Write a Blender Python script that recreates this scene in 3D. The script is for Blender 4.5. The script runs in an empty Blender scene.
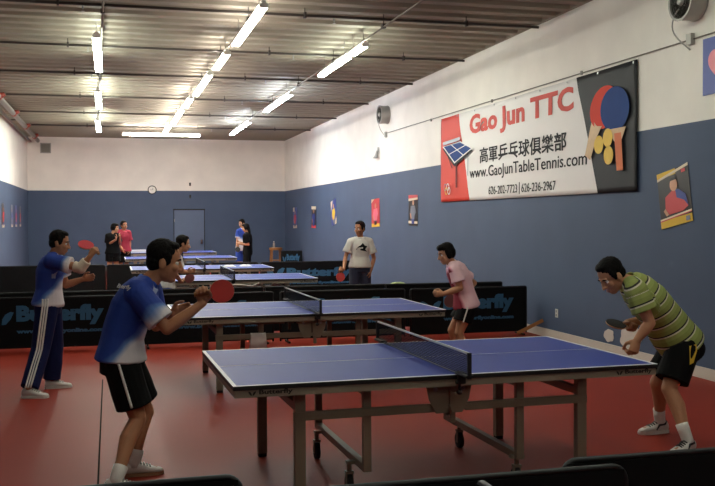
import bpy, bmesh, math, random
from math import pi, sin, cos, radians
from mathutils import Vector, Matrix, noise
random.seed(7)
C = bpy.context.scene.collection
V = Vector

# ------------------------------------------------------------------ camera, world, exposure
cam_d = bpy.data.cameras.new('camera')
cam = bpy.data.objects.new('camera', cam_d)
C.objects.link(cam)
YAW, PITCH, ROLL = 0.258, -0.025, -0.005
_f = V((sin(YAW) * cos(PITCH), cos(YAW) * cos(PITCH), sin(PITCH)))
_r = V((cos(YAW), -sin(YAW), 0))
_u = _r.cross(_f)
_r2 = _r * cos(ROLL) + _u * sin(ROLL)
_u2 = -_r * sin(ROLL) + _u * cos(ROLL)
cam.matrix_world = Matrix(((_r2.x, _u2.x, -_f.x, -0.653), (_r2.y, _u2.y, -_f.y, -5.268), (_r2.z, _u2.z, -_f.z, 1.699), (0, 0, 0, 1)))
cam_d.sensor_fit = 'HORIZONTAL'
cam_d.sensor_width = 36
cam_d.lens = 938.265 / 715 * 36
cam_d.clip_end = 100
bpy.context.scene.camera = cam

world = bpy.data.worlds.new('world')
bpy.context.scene.world = world
world.use_nodes = True
world.node_tree.nodes['Background'].inputs[0].default_value = (0.9, 0.95, 1, 1)
world.node_tree.nodes['Background'].inputs[1].default_value = 0.02
vs = bpy.context.scene.view_settings
vs.view_transform = 'Standard'
vs.look = 'None'
vs.gamma = 1
vs.use_curve_mapping = False
vs.exposure = 0.16
TUBE = 70.0          # strength of the fluorescent tubes

# ------------------------------------------------------------------ materials
def lin(c):
    return tuple((x / 255 / 12.92) if x / 255 <= 0.04045 else ((x / 255 + 0.055) / 1.055) ** 2.4 for x in c) + (1,)

def mat(name, rgb, rough=0.6, metal=0.0, var=0.06, scale=6.0, bump=0.0, bscale=60.0, spec=0.5, coat=0.0):
    m = bpy.data.materials.new(name)
    m.use_nodes = True
    nt = m.node_tree
    b = nt.nodes['Principled BSDF']
    b.inputs['Roughness'].default_value = rough
    b.inputs['Metallic'].default_value = metal
    b.inputs['Specular IOR Level'].default_value = spec
    if coat:
        b.inputs['Coat Weight'].default_value = coat
    tc = nt.nodes.new('ShaderNodeTexCoord')
    nz = nt.nodes.new('ShaderNodeTexNoise')
    nz.inputs['Scale'].default_value = scale
    nz.inputs['Detail'].default_value = 4
    nt.links.new(tc.outputs['Object'], nz.inputs['Vector'])
    mx = nt.nodes.new('ShaderNodeMix')
    mx.data_type = 'RGBA'
    c = lin(rgb)
    mx.inputs[6].default_value = tuple(x * (1 - var) for x in c[:3]) + (1,)
    mx.inputs[7].default_value = tuple(min(1, x * (1 + var)) for x in c[:3]) + (1,)
    nt.links.new(nz.outputs['Fac'], mx.inputs[0])
    nt.links.new(mx.outputs[2], b.inputs['Base Color'])
    if bump:
        n2 = nt.nodes.new('ShaderNodeTexNoise')
        n2.inputs['Scale'].default_value = bscale
        nt.links.new(tc.outputs['Object'], n2.inputs['Vector'])
        bp = nt.nodes.new('ShaderNodeBump')
        bp.inputs['Strength'].default_value = bump
        bp.inputs['Distance'].default_value = 0.01
        nt.links.new(n2.outputs['Fac'], bp.inputs['Height'])
        nt.links.new(bp.outputs['Normal'], b.inputs['Normal'])
    return m

def emat(name, rgb, strength):
    m = bpy.data.materials.new(name)
    m.use_nodes = True
    nt = m.node_tree
    b = nt.nodes['Principled BSDF']
    b.inputs['Base Color'].default_value = (0.9, 0.9, 0.9, 1)
    b.inputs['Emission Color'].default_value = rgb + (1,)
    b.inputs['Emission Strength'].default_value = strength
    return m

def mixmat(name, rgb_a, rgb_b, fac_builder, rough=0.7, spec=0.4, bump=None):
    """two-tone material; fac_builder(nt, texcoord) returns a socket 0..1"""
    m = bpy.data.materials.new(name)
    m.use_nodes = True
    nt = m.node_tree
    b = nt.nodes['Principled BSDF']
    b.inputs['Roughness'].default_value = rough
    b.inputs['Specular IOR Level'].default_value = spec
    tc = nt.nodes.new('ShaderNodeTexCoord')
    mx = nt.nodes.new('ShaderNodeMix')
    mx.data_type = 'RGBA'
    mx.inputs[6].default_value = lin(rgb_a)
    mx.inputs[7].default_value = lin(rgb_b)
    nt.links.new(fac_builder(nt, tc), mx.inputs[0])
    nz = nt.nodes.new('ShaderNodeTexNoise')
    nz.inputs['Scale'].default_value = 1.7
    nz.inputs['Detail'].default_value = 5
    nt.links.new(tc.outputs['Object'], nz.inputs['Vector'])
    mr = nt.nodes.new('ShaderNodeMapRange')
    mr.inputs['To Min'].default_value = 0.88
    mr.inputs['To Max'].default_value = 1.12
    nt.links.new(nz.outputs['Fac'], mr.inputs['Value'])
    mu = nt.nodes.new('ShaderNodeMix')
    mu.data_type = 'RGBA'
    mu.blend_type = 'MULTIPLY'
    mu.inputs[0].default_value = 1
    nt.links.new(mx.outputs[2], mu.inputs[6])
    nt.links.new(mr.outputs['Result'], mu.inputs[7])
    nt.links.new(mu.outputs[2], b.inputs['Base Color'])
    return m

def math_node(nt, op, a, b=None):
    n = nt.nodes.new('ShaderNodeMath')
    n.operation = op
    for i, x in enumerate((a, b)):
        if x is None:
            continue
        if isinstance(x, (int, float)):
            n.inputs[i].default_value = x
        else:
            nt.links.new(x, n.inputs[i])
    return n.outputs[0]

WALL_SPLIT = 2.724
def wall_fac(nt, tc):
    s = nt.nodes.new('ShaderNodeSeparateXYZ')
    g = nt.nodes.new('ShaderNodeNewGeometry')
    nt.links.new(g.outputs['Position'], s.inputs[0])
    return math_node(nt, 'GREATER_THAN', s.outputs['Z'], WALL_SPLIT)

M = {}
M['wall'] = mixmat('wall_paint', (71, 85, 110), (236, 230, 222), wall_fac, 0.65, 0.3)
M['floor'] = mat('red_mat_floor', (142, 45, 30), 0.5, var=0.10, scale=1.3, bump=0.05, bscale=200, spec=0.14)
M['seam'] = mat('seam_dark', (30, 13, 10), 0.9, spec=0.05)
M['deck'] = mat('metal_deck', (138, 130, 116), 0.7, 0.0, var=0.10, scale=1.5)
M['pipe_dark'] = mat('pipe_dark', (66, 60, 56), 0.5, 0.3)
M['pipe_grey'] = mat('pipe_grey', (128, 122, 114), 0.45, 0.4)
M['fitting_red'] = mat('fitting_red', (150, 60, 45), 0.5)
M['white_enamel'] = mat('white_enamel', (225, 222, 215), 0.35)
M['white_trim'] = mat('white_trim', (205, 196, 186), 0.5)
M['door_blue'] = mat('door_blue', (80, 96, 124), 0.5)
M['gap_dark'] = mat('gap_dark', (28, 30, 36), 0.8)
M['steel'] = mat('steel', (150, 150, 150), 0.3, 0.9)
M['fan_grey'] = mat('fan_grey', (165, 162, 156), 0.45, 0.3)
M['fan_dark'] = mat('fan_dark', (46, 42, 34), 0.55)
M['table_blue'] = mat('table_blue', (42, 62, 146), 0.5, var=0.04, spec=0.2)
M['table_line'] = mat('table_line', (222, 222, 226), 0.5)
M['table_edge'] = mat('table_edge', (20, 20, 22), 0.5)
M['apron'] = mat('apron_grey', (146, 137, 120), 0.5, 0.2)
M['frame'] = mat('frame_grey', (130, 121, 104), 0.45, 0.25)
M['black'] = mat('black', (18, 18, 20), 0.6)
M['rubber_black'] = mat('rubber_black', (22, 22, 22), 0.75)
M['logo_black'] = mat('logo_black', (26, 24, 22), 0.6)
M['net_tape'] = mat('net_tape', (228, 228, 226), 0.6)
M['barrier_cloth'] = mat('barrier_cloth', (13, 14, 16), 0.8, spec=0.2, var=0.2, scale=9, bump=0.15, bscale=14)
M['barrier_frame'] = mat('barrier_frame', (28, 29, 32), 0.5, 0.2)
M['rail_grey'] = mat('rail_grey', (105, 108, 112), 0.4, 0.4)
M['cyan'] = mat('print_cyan', (46, 98, 134), 0.6)
M['wood'] = mat('wood', (150, 100, 52), 0.5, var=0.2, scale=14)
M['pale_wood'] = mat('pale_wood', (196, 160, 112), 0.5, var=0.15, scale=20)
M['red_rubber'] = mat('red_rubber', (176, 44, 38), 0.55)
M['pink_rubber'] = mat('pink_red_rubber', (196, 50, 60), 0.55)
M['black_rubber'] = mat('black_rubber', (26, 22, 22), 0.6)
M['dark_red_rubber'] = mat('dark_red_rubber', (92, 30, 30), 0.6)
M['skin'] = mat('skin', (186, 134, 102), 0.55, spec=0.3, var=0.08, scale=12)
M['skin_tan'] = mat('skin_tan', (172, 118, 86), 0.55, spec=0.3, var=0.08, scale=12)
M['skin_light'] = mat('skin_light', (204, 152, 120), 0.5, var=0.08, scale=12)
M['lips'] = mat('lips', (150, 84, 72), 0.5)
M['hair'] = mat('hair', (13, 10, 9), 0.7, var=0.4, scale=60, bump=0.6, bscale=90, spec=0.12)
M['eye_white'] = mat('eye_white', (215, 210, 205), 0.3)
M['eye_dark'] = mat('eye_dark', (18, 14, 12), 0.2)
M['cloth_black'] = mat('cloth_black', (13, 13, 14), 0.85, spec=0.15, bump=0.1, bscale=40)
M['cloth_navy'] = mat('cloth_navy', (18, 26, 68), 0.8, spec=0.2, bump=0.1, bscale=40)
M['cloth_dknavy'] = mat('cloth_dark_navy', (34, 40, 62), 0.8, bump=0.1, bscale=40)
M['cloth_grey'] = mat('cloth_pale_grey', (196, 190, 182), 0.85, bump=0.1, bscale=40)
M['cloth_pink'] = mat('cloth_pink', (238, 196, 204), 0.8, bump=0.1, bscale=40)
M['cloth_red'] = mat('cloth_red', (176, 40, 62), 0.8)
M['cloth_crimson'] = mat('cloth_crimson', (150, 30, 52), 0.8)
M['cloth_white'] = mat('cloth_white', (222, 218, 214), 0.85)
M['cloth_blue'] = mat('cloth_blue', (28, 66, 158), 0.75)
M['shoe_white'] = mat('shoe_white', (216, 210, 204), 0.5)
M['sole_tan'] = mat('sole_tan', (150, 110, 80), 0.7)
M['sock_white'] = mat('sock_white', (220, 214, 208), 0.9, bump=0.2, bscale=90)
M['brace'] = mat('elbow_brace', (216, 200, 180), 0.85, bump=0.2, bscale=90)
M['yellow'] = mat('print_yellow', (220, 180, 50), 0.6)
M['ban_red'] = mat('banner_red', (206, 66, 50), 0.65, spec=0.15, var=0.12, scale=2)
M['ban_white'] = mat('banner_white', (226, 222, 220), 0.5, var=0.03, scale=3)
M['ban_black'] = mat('banner_black', (42, 42, 46), 0.42, var=0.25, scale=3)
M['ban_text_red'] = mat('banner_text_red', (206, 92, 84), 0.65, spec=0.15)
M['ban_text_black'] = mat('banner_text_black', (44, 44, 46), 0.65, spec=0.15)
M['ban_blue'] = mat('banner_blue', (30, 62, 122), 0.65, spec=0.15)
M['ban_handle'] = mat('banner_handle', (206, 120, 84), 0.65, spec=0.15)
M['poster_dark'] = mat('poster_dark', (34, 26, 24), 0.35)
M['poster_blue'] = mat('poster_blue', (50, 66, 140), 0.4)
M['poster_red'] = mat('poster_red', (200, 56, 60), 0.4)
M['poster_pink'] = mat('poster_pink', (222, 110, 130), 0.4)
M['poster_cream'] = mat('poster_cream', (224, 206, 176), 0.4)
M['poster_grey'] = mat('poster_grey', (120, 124, 136), 0.4)
M['banner_royal'] = mat('banner_royal', (38, 62, 150), 0.45, var=0.12, scale=5)
M['clock_face'] = mat('clock_face', (225, 220, 212), 0.4)
M['green_pale'] = mat('green_pale', (176, 190, 130), 0.7)
M['skin_photo'] = mat('printed_skin', (206, 150, 116), 0.4)

def net_material():
    m = bpy.data.materials.new('net_mesh')
    m.use_nodes = True
    nt = m.node_tree
    b = nt.nodes['Principled BSDF']
    b.inputs['Base Color'].default_value = lin((26, 30, 40))
    b.inputs['Roughness'].default_value = 0.8
    b.inputs['Specular IOR Level'].default_value = 0.1
    tc = nt.nodes.new('ShaderNodeTexCoord')
    s = nt.nodes.new('ShaderNodeSeparateXYZ')
    nt.links.new(tc.outputs['Object'], s.inputs[0])
    def bars(sock):
        fr = math_node(nt, 'FRACT', math_node(nt, 'MULTIPLY', sock, 1 / 0.011))
        return math_node(nt, 'LESS_THAN', fr, 0.28)
    a = math_node(nt, 'MAXIMUM', bars(s.outputs['Y']), bars(s.outputs['Z']))
    nt.links.new(a, b.inputs['Alpha'])
    return m
M['net'] = net_material()

def polo_material():
    m = bpy.data.materials.new('striped_polo')
    m.use_nodes = True
    nt = m.node_tree
    b = nt.nodes['Principled BSDF']
    b.inputs['Roughness'].default_value = 0.85
    at = nt.nodes.new('ShaderNodeAttribute')
    at.attribute_name = 'along'
    fr = math_node(nt, 'FRACT', math_node(nt, 'MULTIPLY', at.outputs['Fac'], 1 / 0.085))
    cr = nt.nodes.new('ShaderNodeValToRGB')
    cr.color_ramp.interpolation = 'CONSTANT'
    e = cr.color_ramp.elements
    e[0].position = 0; e[0].color = lin((138, 148, 76))
    e[1].position = 0.40; e[1].color = lin((152, 162, 90))
    for p, c in ((0.75, (214, 208, 182)), (0.87, (40, 36, 34))):
        x = e.new(p); x.color = lin(c)
    nt.links.new(fr, cr.inputs[0])
    nt.links.new(cr.outputs[0], b.inputs['Base Color'])
    return m
M['polo'] = polo_material()

def splash_material():
    """royal blue sports shirt whose printed white flash is stored in the attribute 'flash'"""
    m = bpy.data.materials.new('blue_white_jersey')
    m.use_nodes = True
    nt = m.node_tree
    b = nt.nodes['Principled BSDF']
    b.inputs['Roughness'].default_value = 0.75
    at = nt.nodes.new('ShaderNodeAttribute')
    at.attribute_name = 'flash'
    cr = nt.nodes.new('ShaderNodeValToRGB')
    e = cr.color_ramp.elements
    e[0].position = 0.25; e[0].color = lin((18, 52, 138))
    e[1].position = 0.8; e[1].color = lin((206, 200, 204))
    x = e.new(0.5); x.color = lin((86, 120, 180))
    nt.links.new(at.outputs['Fac'], cr.inputs[0])
    nt.links.new(cr.outputs[0], b.inputs['Base Color'])
    return m
M['jersey'] = splash_material()
M['pink_print'] = splash_material()
M['pink_print'].name = 'pink_shirt_crimson_front'
_e = [n for n in M['pink_print'].node_tree.nodes if n.type == 'VALTORGB'][0].color_ramp.elements
_e[0].color = lin((238, 196, 204)); _e[1].color = lin((224, 150, 166)); _e[2].color = lin((150, 44, 66))

# ------------------------------------------------------------------ mesh builder
class MB:
    def __init__(self):
        self.bm = bmesh.new()
        self.mats = []
    def mi(self, m):
        if m not in self.mats:
            self.mats.append(m)
        return self.mats.index(m)
    def _tag(self, faces, m):
        if m is not None:
            k = self.mi(m)
            for f in faces:
                f.material_index = k
    def box(self, c, s, m=None, bevel=0.0, rot=None):
        r = bmesh.ops.create_cube(self.bm, size=1)
        vs_ = r['verts']
        for v in vs_:
            v.co = V((v.co.x * s[0], v.co.y * s[1], v.co.z * s[2]))
        if bevel:
            es = list({e for v in vs_ for e in v.link_edges})
            rb = bmesh.ops.bevel(self.bm, geom=es, offset=bevel, segments=2, affect='EDGES', profile=0.7)
            vs_ = list({v for f in rb['faces'] for v in f.verts} | {v for v in vs_ if v.is_valid})
        for v in vs_:
            if rot is not None:
                v.co = rot @ v.co
            v.co += V(c)
        self._tag({f for v in vs_ for f in v.link_faces}, m)
    def loft(self, rings, m=None, n=16, caps=True):
        """rings: (centre, vecU, vecV)"""
        prev = None
        faces = []
        allr = []
        for c, u, w in rings:
            ring = [self.bm.verts.new(V(c) + V(u) * cos(2 * pi * k / n) + V(w) * sin(2 * pi * k / n)) for k in range(n)]
            allr.append(ring)
            if prev:
                for k in range(n):
                    faces.append(self.bm.faces.new((prev[k], prev[(k + 1) % n], ring[(k + 1) % n], ring[k])))
            prev = ring
        if caps:
            faces.append(self.bm.faces.new(list(reversed(allr[0]))))
            faces.append(self.bm.faces.new(allr[-1]))
        self._tag(faces, m)
        return faces
    def tube(self, pts, rad, m=None, n=10, caps=True, flat=1.0, ref=None):
        pts = [V(p) for p in pts]
        if not isinstance(rad, (list, tuple)):
            rad = [rad] * len(pts)
        rings = []
        u = None
        for i, p in enumerate(pts):
            a = pts[max(0, i - 1)]
            b = pts[min(len(pts) - 1, i + 1)]
            t = (b - a).normalized()
            if u is None:
                r0 = V(ref) if ref is not None else (V((0, 0, 1)) if abs(t.z) < 0.9 else V((1, 0, 0)))
                u = (r0 - t * r0.dot(t)).normalized()
            else:
                u = (u - t * u.dot(t)).normalized()
            w = t.cross(u)
            rings.append((p, u * rad[i], w * rad[i] * flat))
        return self.loft(rings, m, n, caps)
    def cyl(self, a, b, r, m=None, n=16, r2=None):
        return self.tube([a, b], [r, r if r2 is None else r2], m, n)
    def ball(self, c, r, m=None, axes=None, seg=16):
        """ellipsoid; r a number or 3 radii along axes (3 vectors)"""
        if not isinstance(r, (list, tuple)):
            r = (r, r, r)
        ax = axes or (V((1, 0, 0)), V((0, 1, 0)), V((0, 0, 1)))
        res = bmesh.ops.create_uvsphere(self.bm, u_segments=seg, v_segments=max(6, seg * 2 // 3), radius=1)
        for v in res['verts']:
            q = v.co.copy()
            v.co = V(c) + ax[0] * q.x * r[0] + ax[1] * q.y * r[1] + ax[2] * q.z * r[2]
        self._tag({f for v in res['verts'] for f in v.link_faces}, m)
    def prism(self, pts, ext, m=None):
        """flat polygon (3D points) thickened by the vector ext"""
        a = [self.bm.verts.new(V(p)) for p in pts]
        b = [self.bm.verts.new(V(p) + V(ext)) for p in pts]
        n = len(pts)
        fs = [self.bm.faces.new(list(reversed(a))), self.bm.faces.new(b)]
        for k in range(n):
            fs.append(self.bm.faces.new((a[k], a[(k + 1) % n], b[(k + 1) % n], b[k])))
        self._tag(fs, m)
    def build(self, name, m=None, parent=None, origin=None, smooth=False):
        """origin: world point subtracted from the vertices"""
        bmesh.ops.recalc_face_normals(self.bm, faces=self.bm.faces)
        me = bpy.data.meshes.new(name)
        if origin is not None:
            for v in self.bm.verts:
                v.co -= V(origin)
        self.bm.to_mesh(me)
        self.bm.free()
        if m is not None:
            me.materials.append(m)
            if self.mats:
                for p in me.polygons:
                    p.material_index = 0
        else:
            for x in self.mats:
                me.materials.append(x)
        if smooth:
            for p in me.polygons:
                p.use_smooth = True
        o = bpy.data.objects.new(name, me)
        C.objects.link(o)
        if parent is not None:
            o.parent = parent
        return o

def tag(o, label=None, cat=None, group=None, kind=None):
    if label: o['label'] = label
    if cat: o['category'] = cat
    if group: o['group'] = group
    if kind: o['kind'] = kind
    return o

def empty(name, loc=(0, 0, 0), rot=(0, 0, 0)):
    o = bpy.data.objects.new(name, None)
    o.location = loc
    o.rotation_euler = rot
    o.empty_display_size = 0.1
    C.objects.link(o)
    return o

def dup(root, loc=None, rot=None):
    r = root.copy()
    C.objects.link(r)
    if loc is not None: r.location = loc
    if rot is not None: r.rotation_euler = rot
    for ch in list(root.children):
        c = ch.copy()
        C.objects.link(c)
        c.parent = r
        for g in list(ch.children):
            d = g.copy()
            C.objects.link(d)
            d.parent = c
    return r

def text_mesh(body, size, bold=0.0, depth=0.002, align='LEFT', xscale=1.0):
    """returns a mesh of the lettering lying in XY, facing +Z"""
    cu = bpy.data.curves.new('lettering', 'FONT')
    cu.body = body
    cu.size = size
    cu.offset = bold
    cu.extrude = depth / 2
    cu.align_x = align
    cu.resolution_u = 3
    o = bpy.data.objects.new('lettering', cu)
    C.objects.link(o)
    dg = bpy.context.evaluated_depsgraph_get()
    me = bpy.data.meshes.new_from_object(o.evaluated_get(dg))
    bpy.data.objects.remove(o)
    for v in me.vertices:
        v.co.x *= xscale
    return me

def text_obj(name, body, size, m, parent, loc, xdir, ydir, bold=0.0, width=None, height=None, depth=0.002):
    """lettering as a child mesh; loc = lower left, xdir = reading direction, ydir = up; width/height fit the ink to a box"""
    me = text_mesh(body, size, bold, depth)
    xs = [v.co.x for v in me.vertices]; ys = [v.co.y for v in me.vertices]
    x0, x1, y0, y1 = min(xs), max(xs), min(ys), max(ys)
    sx = width / (x1 - x0) if width else 1
    sy = height / (y1 - y0) if height else (sx if width else 1)
    if not width: sx = sy
    X = V(xdir).normalized(); Y = V(ydir).normalized(); Z = X.cross(Y)
    for v in me.vertices:
        a, b_, c_ = (v.co.x - x0) * sx, (v.co.y - y0) * sy, v.co.z
        v.co = V(loc) + X * a + Y * b_ + Z * (c_ + depth / 2)
    me.materials.clear()
    me.materials.append(m)
    o = bpy.data.objects.new(name, me)
    C.objects.link(o)
    o.parent = parent
    return o

def voxel(mb, name, m, parent, origin, size, smooth=2, wr=0.0, wrs=9.0, after=None):
    """fuse the shapes of mb into one continuous surface"""
    o = mb.build(name, None, None, None)
    md = o.modifiers.new('remesh', 'REMESH')
    md.mode = 'VOXEL'
    md.voxel_size = size
    md.adaptivity = 0.0
    if smooth:
        s = o.modifiers.new('smooth', 'SMOOTH')
        s.factor = 0.5
        s.iterations = smooth
    dg = bpy.context.evaluated_depsgraph_get()
    me = bpy.data.meshes.new_from_object(o.evaluated_get(dg))
    bpy.data.objects.remove(o)
    me.name = name
    me.materials.clear()
    me.materials.append(m)
    if wr:
        nrm = [v.normal.copy() for v in me.vertices]
        for v, n_ in zip(me.vertices, nrm):
            q = v.co * wrs
            d = noise.noise(V((q.x, q.y, q.z * 0.55))) * 0.6 + noise.noise(V((q.x * 2.3, q.y * 2.3, q.z * 1.3))) * 0.4
            v.co += n_ * d * wr
    if after:
        after(me)
    for v in me.vertices:
        v.co -= V(origin)
    for p in me.polygons:
        p.use_smooth = True
    ob = bpy.data.objects.new(name, me)
    C.objects.link(ob)
    ob.parent = parent
    return ob

# ------------------------------------------------------------------ the room
XL, XR, YB, YF, ZC = -3.287, 5.403, 27.804, -8.0, 4.515
def struct(name, mb, m=None):
    o = mb.build(name, m)
    o['kind'] = 'structure'
    return o
b = MB(); b.box(((XL + XR) / 2, (YF + YB) / 2, -0.05), (XR - XL + 0.4, YB - YF + 0.4, 0.1)); floor = struct('floor', b, M['floor'])
b = MB(); b.box((XL - 0.1, (YF + YB) / 2, 2.35), (0.2, YB - YF + 0.4, 4.7)); struct('wall_left', b, M['wall'])
b = MB(); b.box((XR + 0.1, (YF + YB) / 2, 2.35), (0.2, YB - YF + 0.4, 4.7)); struct('wall_right', b, M['wall'])
b = MB(); b.box(((XL + XR) / 2, YB + 0.1, 2.35), (XR - XL, 0.2, 4.7)); struct('wall_back', b, M['wall'])
b = MB(); b.box(((XL + XR) / 2, YF - 0.1, 2.35), (XR - XL, 0.2, 4.7)); struct('wall_front', b, M['wall'])
# corrugated steel roof deck, ribs running across the hall
b = MB()
prof = []
per, dep = 0.42, 0.115
y = YF
while y < YB + 0.3:
    prof += [(y, 0), (y + per * 0.40, 0), (y + per * 0.52, dep), (y + per * 0.88, dep)]
    y += per
lo = [(b.bm.verts.new((XL - 0.1, yy, ZC + zz)), b.bm.verts.new((XR + 0.1, yy, ZC + zz))) for yy, zz in prof]
for i in range(len(lo) - 1):
    b.bm.faces.new((lo[i][0], lo[i][1], lo[i + 1][1], lo[i + 1][0]))
r = bmesh.ops.extrude_face_region(b.bm, geom=b.bm.faces[:])
for v in [g for g in r['geom'] if isinstance(g, bmesh.types.BMVert)]:
    v.co.z = ZC + 0.19
struct('ceiling', b, M['deck'])
for i, x in enumerate((XL + 0.02, XR - 0.02)):
    b = MB(); b.box((x, (YF + YB) / 2, ZC + 0.09), (0.04, YB - YF, 0.19)); struct('trim_%d' % (i + 2), b, M['deck'])   # closure strips in the flutes
for nm, x, w in (('baseboard_right', XR - 0.008, 0.016), ('baseboard_left', XL + 0.008, 0.016)):
    b = MB(); b.box((x, (YF + YB) / 2, 0.06), (w, YB - YF - 0.04, 0.12), bevel=0.004); struct(nm, b, M['white_trim'])
b = MB(); b.box(((XL + XR) / 2, YB - 0.008, 0.06), (XR - XL - 0.04, 0.016, 0.12)); struct('baseboard_back', b, M['white_trim'])
# seams of the rolled mat floor
for i, x in enumerate((-0.745,)):
    b = MB(); b.box((x, 1.6, 0.0012), (0.012, 7.0, 0.0024))
    struct('trim_%d' % (i + 1), b, M['seam'])
# painted door in the back wall
dr = empty('door_1', (2.02, YB, 0)); dr['kind'] = 'structure'
b = MB(); b.box((0, -0.012, 1.03), (1.02, 0.02, 2.04), bevel=0.003); b.build('door_leaf', M['door_blue'], dr)
b = MB()
b.box((-0.525, -0.008, 1.03), (0.025, 0.016, 2.06)); b.box((0.525, -0.008, 1.03), (0.025, 0.016, 2.06)); b.box((0, -0.02, 2.075), (1.10, 0.034, 0.045))
b.build('door_frame', M['gap_dark'], dr)
b = MB(); b.cyl((0.42, -0.02, 0.95), (0.42, -0.07, 0.95), 0.016, n=10); b.ball((0.42, -0.085, 0.95), 0.03); b.box((0.42, -0.024, 0.95), (0.05, 0.006, 0.14))
b.build('door_handle', M['steel'], dr, smooth=True)
for zz in (0.3, 1.7):
    b = MB(); b.cyl((-0.50, -0.03, zz - 0.05), (-0.50, -0.03, zz + 0.05), 0.01, n=8); b.build('hinge', M['steel'], dr)

# ------------------------------------------------------------------ ceiling services
def light_fixture(x0, y0, x1, y1, z, tint, label, k=1.0):
    a, e = V((x0, y0, 0)), V((x1, y1, 0))
    L = (e - a).length
    mid = (a + e) / 2
    ang = math.atan2(e.y - a.y, e.x - a.x)
    t = tag(empty('ceiling_light', (mid.x, mid.y, z), (0, 0, ang)), label, 'light', 'fluorescent ceiling lights')
    h = MB()
    h.box((0, 0, 0.045), (L, 0.055, 0.05), bevel=0.006)
    h.build('housing', M['white_enamel'], t)
    for s in (-1, 1):
        q = MB(); q.cyl((-L / 2 + 0.03, s * 0.04, 0), (L / 2 - 0.03, s * 0.04, 0), 0.017, n=12)
        q.build('tube', emat('tube_glow', tint, TUBE * k), t, smooth=True)
    for s in (-1, 1):
        q = MB(); q.box((s * (L / 2 - 0.015), 0, 0.005), (0.03, 0.115, 0.05), bevel=0.004); q.build('end_cap', M['white_enamel'], t)
    for s in (-0.35, 0.35):
        q = MB(); q.cyl((s * L, 0, 0.08), (s * L, 0, ZC - z + 0.005), 0.006, n=8); q.build('hanger_rod', M['pipe_grey'], t)
    return t
WARM = (1.0, 0.94, 0.84); GREEN = (0.90, 1.0, 0.86); COOL = (0.74, 0.87, 1.0)
ZL = 4.22
for x, y0, y1, tint, lab in (
    (-0.80, 8.1, 11.2, GREEN, 'nearest fluorescent light of the left row under the ceiling'),
    (-0.85, 13.7, 16.7, GREEN, 'middle fluorescent light of the left row under the ceiling'),
    (-0.92, 19.1, 22.3, GREEN, 'farthest fluorescent light of the left row under the ceiling'),
    (1.13, 5.75, 8.35, WARM, 'nearest big fluorescent light of the centre row, cut by the top edge of the photo'),
    (1.09, 9.0, 10.55, WARM, 'second nearest, short fluorescent light of the centre row'),
    (1.05, 11.1, 14.0, WARM, 'third nearest fluorescent light of the centre row, long one behind the short one'),
    (1.00, 14.35, 16.1, WARM, 'fourth nearest, short fluorescent light of the centre row'),
    (0.97, 16.5, 19.7, WARM, 'fifth nearest fluorescent light of the centre row'),
    (0.91, 20.0, 22.6, WARM, 'farthest light of the centre row, end on to the crosswise tube'),
    (2.96, 7.9, 8.75, GREEN, 'short fluorescent light at the near end of the right row'),
    (2.96, 8.85, 10.9, GREEN, 'long greenish fluorescent light of the right row just behind its short one'),
    (2.89, 13.3, 16.5, COOL, 'bluish fluorescent light in the middle of the right row'),
    (2.85, 18.8, 22.5, COOL, 'farthest bluish fluorescent light of the right row')):
    light_fixture(x, y0, x, y1, ZL, tint, lab, 0.8 if y0 < 12 else (1.0 if x > 2 and y0 < 18 else 1.4))
light_fixture(-0.27, 23.35, 2.02, 23.35, ZL + 0.02, WARM, 'crosswise fluorescent light near the back wall', 3.0)

for x, tint, row in ((-0.66, GREEN, 'left'), (1.22, WARM, 'centre'), (3.05, GREEN, 'right')):
    for y0, y1, lab in ((-6.6, -3.9, 'behind the photographer'), (-2.4, 0.3, 'above the near barriers'), (2.0, 4.7, 'above the two nearest tables')):
        light_fixture(x, y0, x, y1, ZL, tint, 'unseen fluorescent light of the %s row, %s' % (row, lab), 0.42 if row == 'right' else 0.22)

def conduit(x0, y0, x1, y1, label):
    t = tag(empty('ceiling_conduit', (x0, y0, ZL + 0.12)), label, 'conduit')
    d = V((x1 - x0, y1 - y0, 0))
    q = MB(); q.cyl((0, 0, 0), d, 0.014, n=8); q.build('pipe', M['pipe_grey'], t, smooth=True)
    n = int(d.length / 3)
    for k in range(n + 1):
        p = d * ((k + 0.15) / (n + 0.6))
        q = MB(); q.box(p + V((0, 0, 0.01)), (0.05, 0.08, 0.06)); q.cyl(p, p + V((0, 0, ZC - ZL - 0.115)), 0.006, n=6); q.build('hanger', M['pipe_dark'], t)
conduit(-0.62, 1.0, -0.94, 22.6, 'thin conduit carrying the left row of ceiling lights')
conduit(1.24, 1.0, 0.93, 22.8, 'thin conduit carrying the centre row of ceiling lights')
conduit(3.07, 1.0, 2.87, 22.8, 'thin conduit carrying the right row of ceiling lights')

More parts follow.
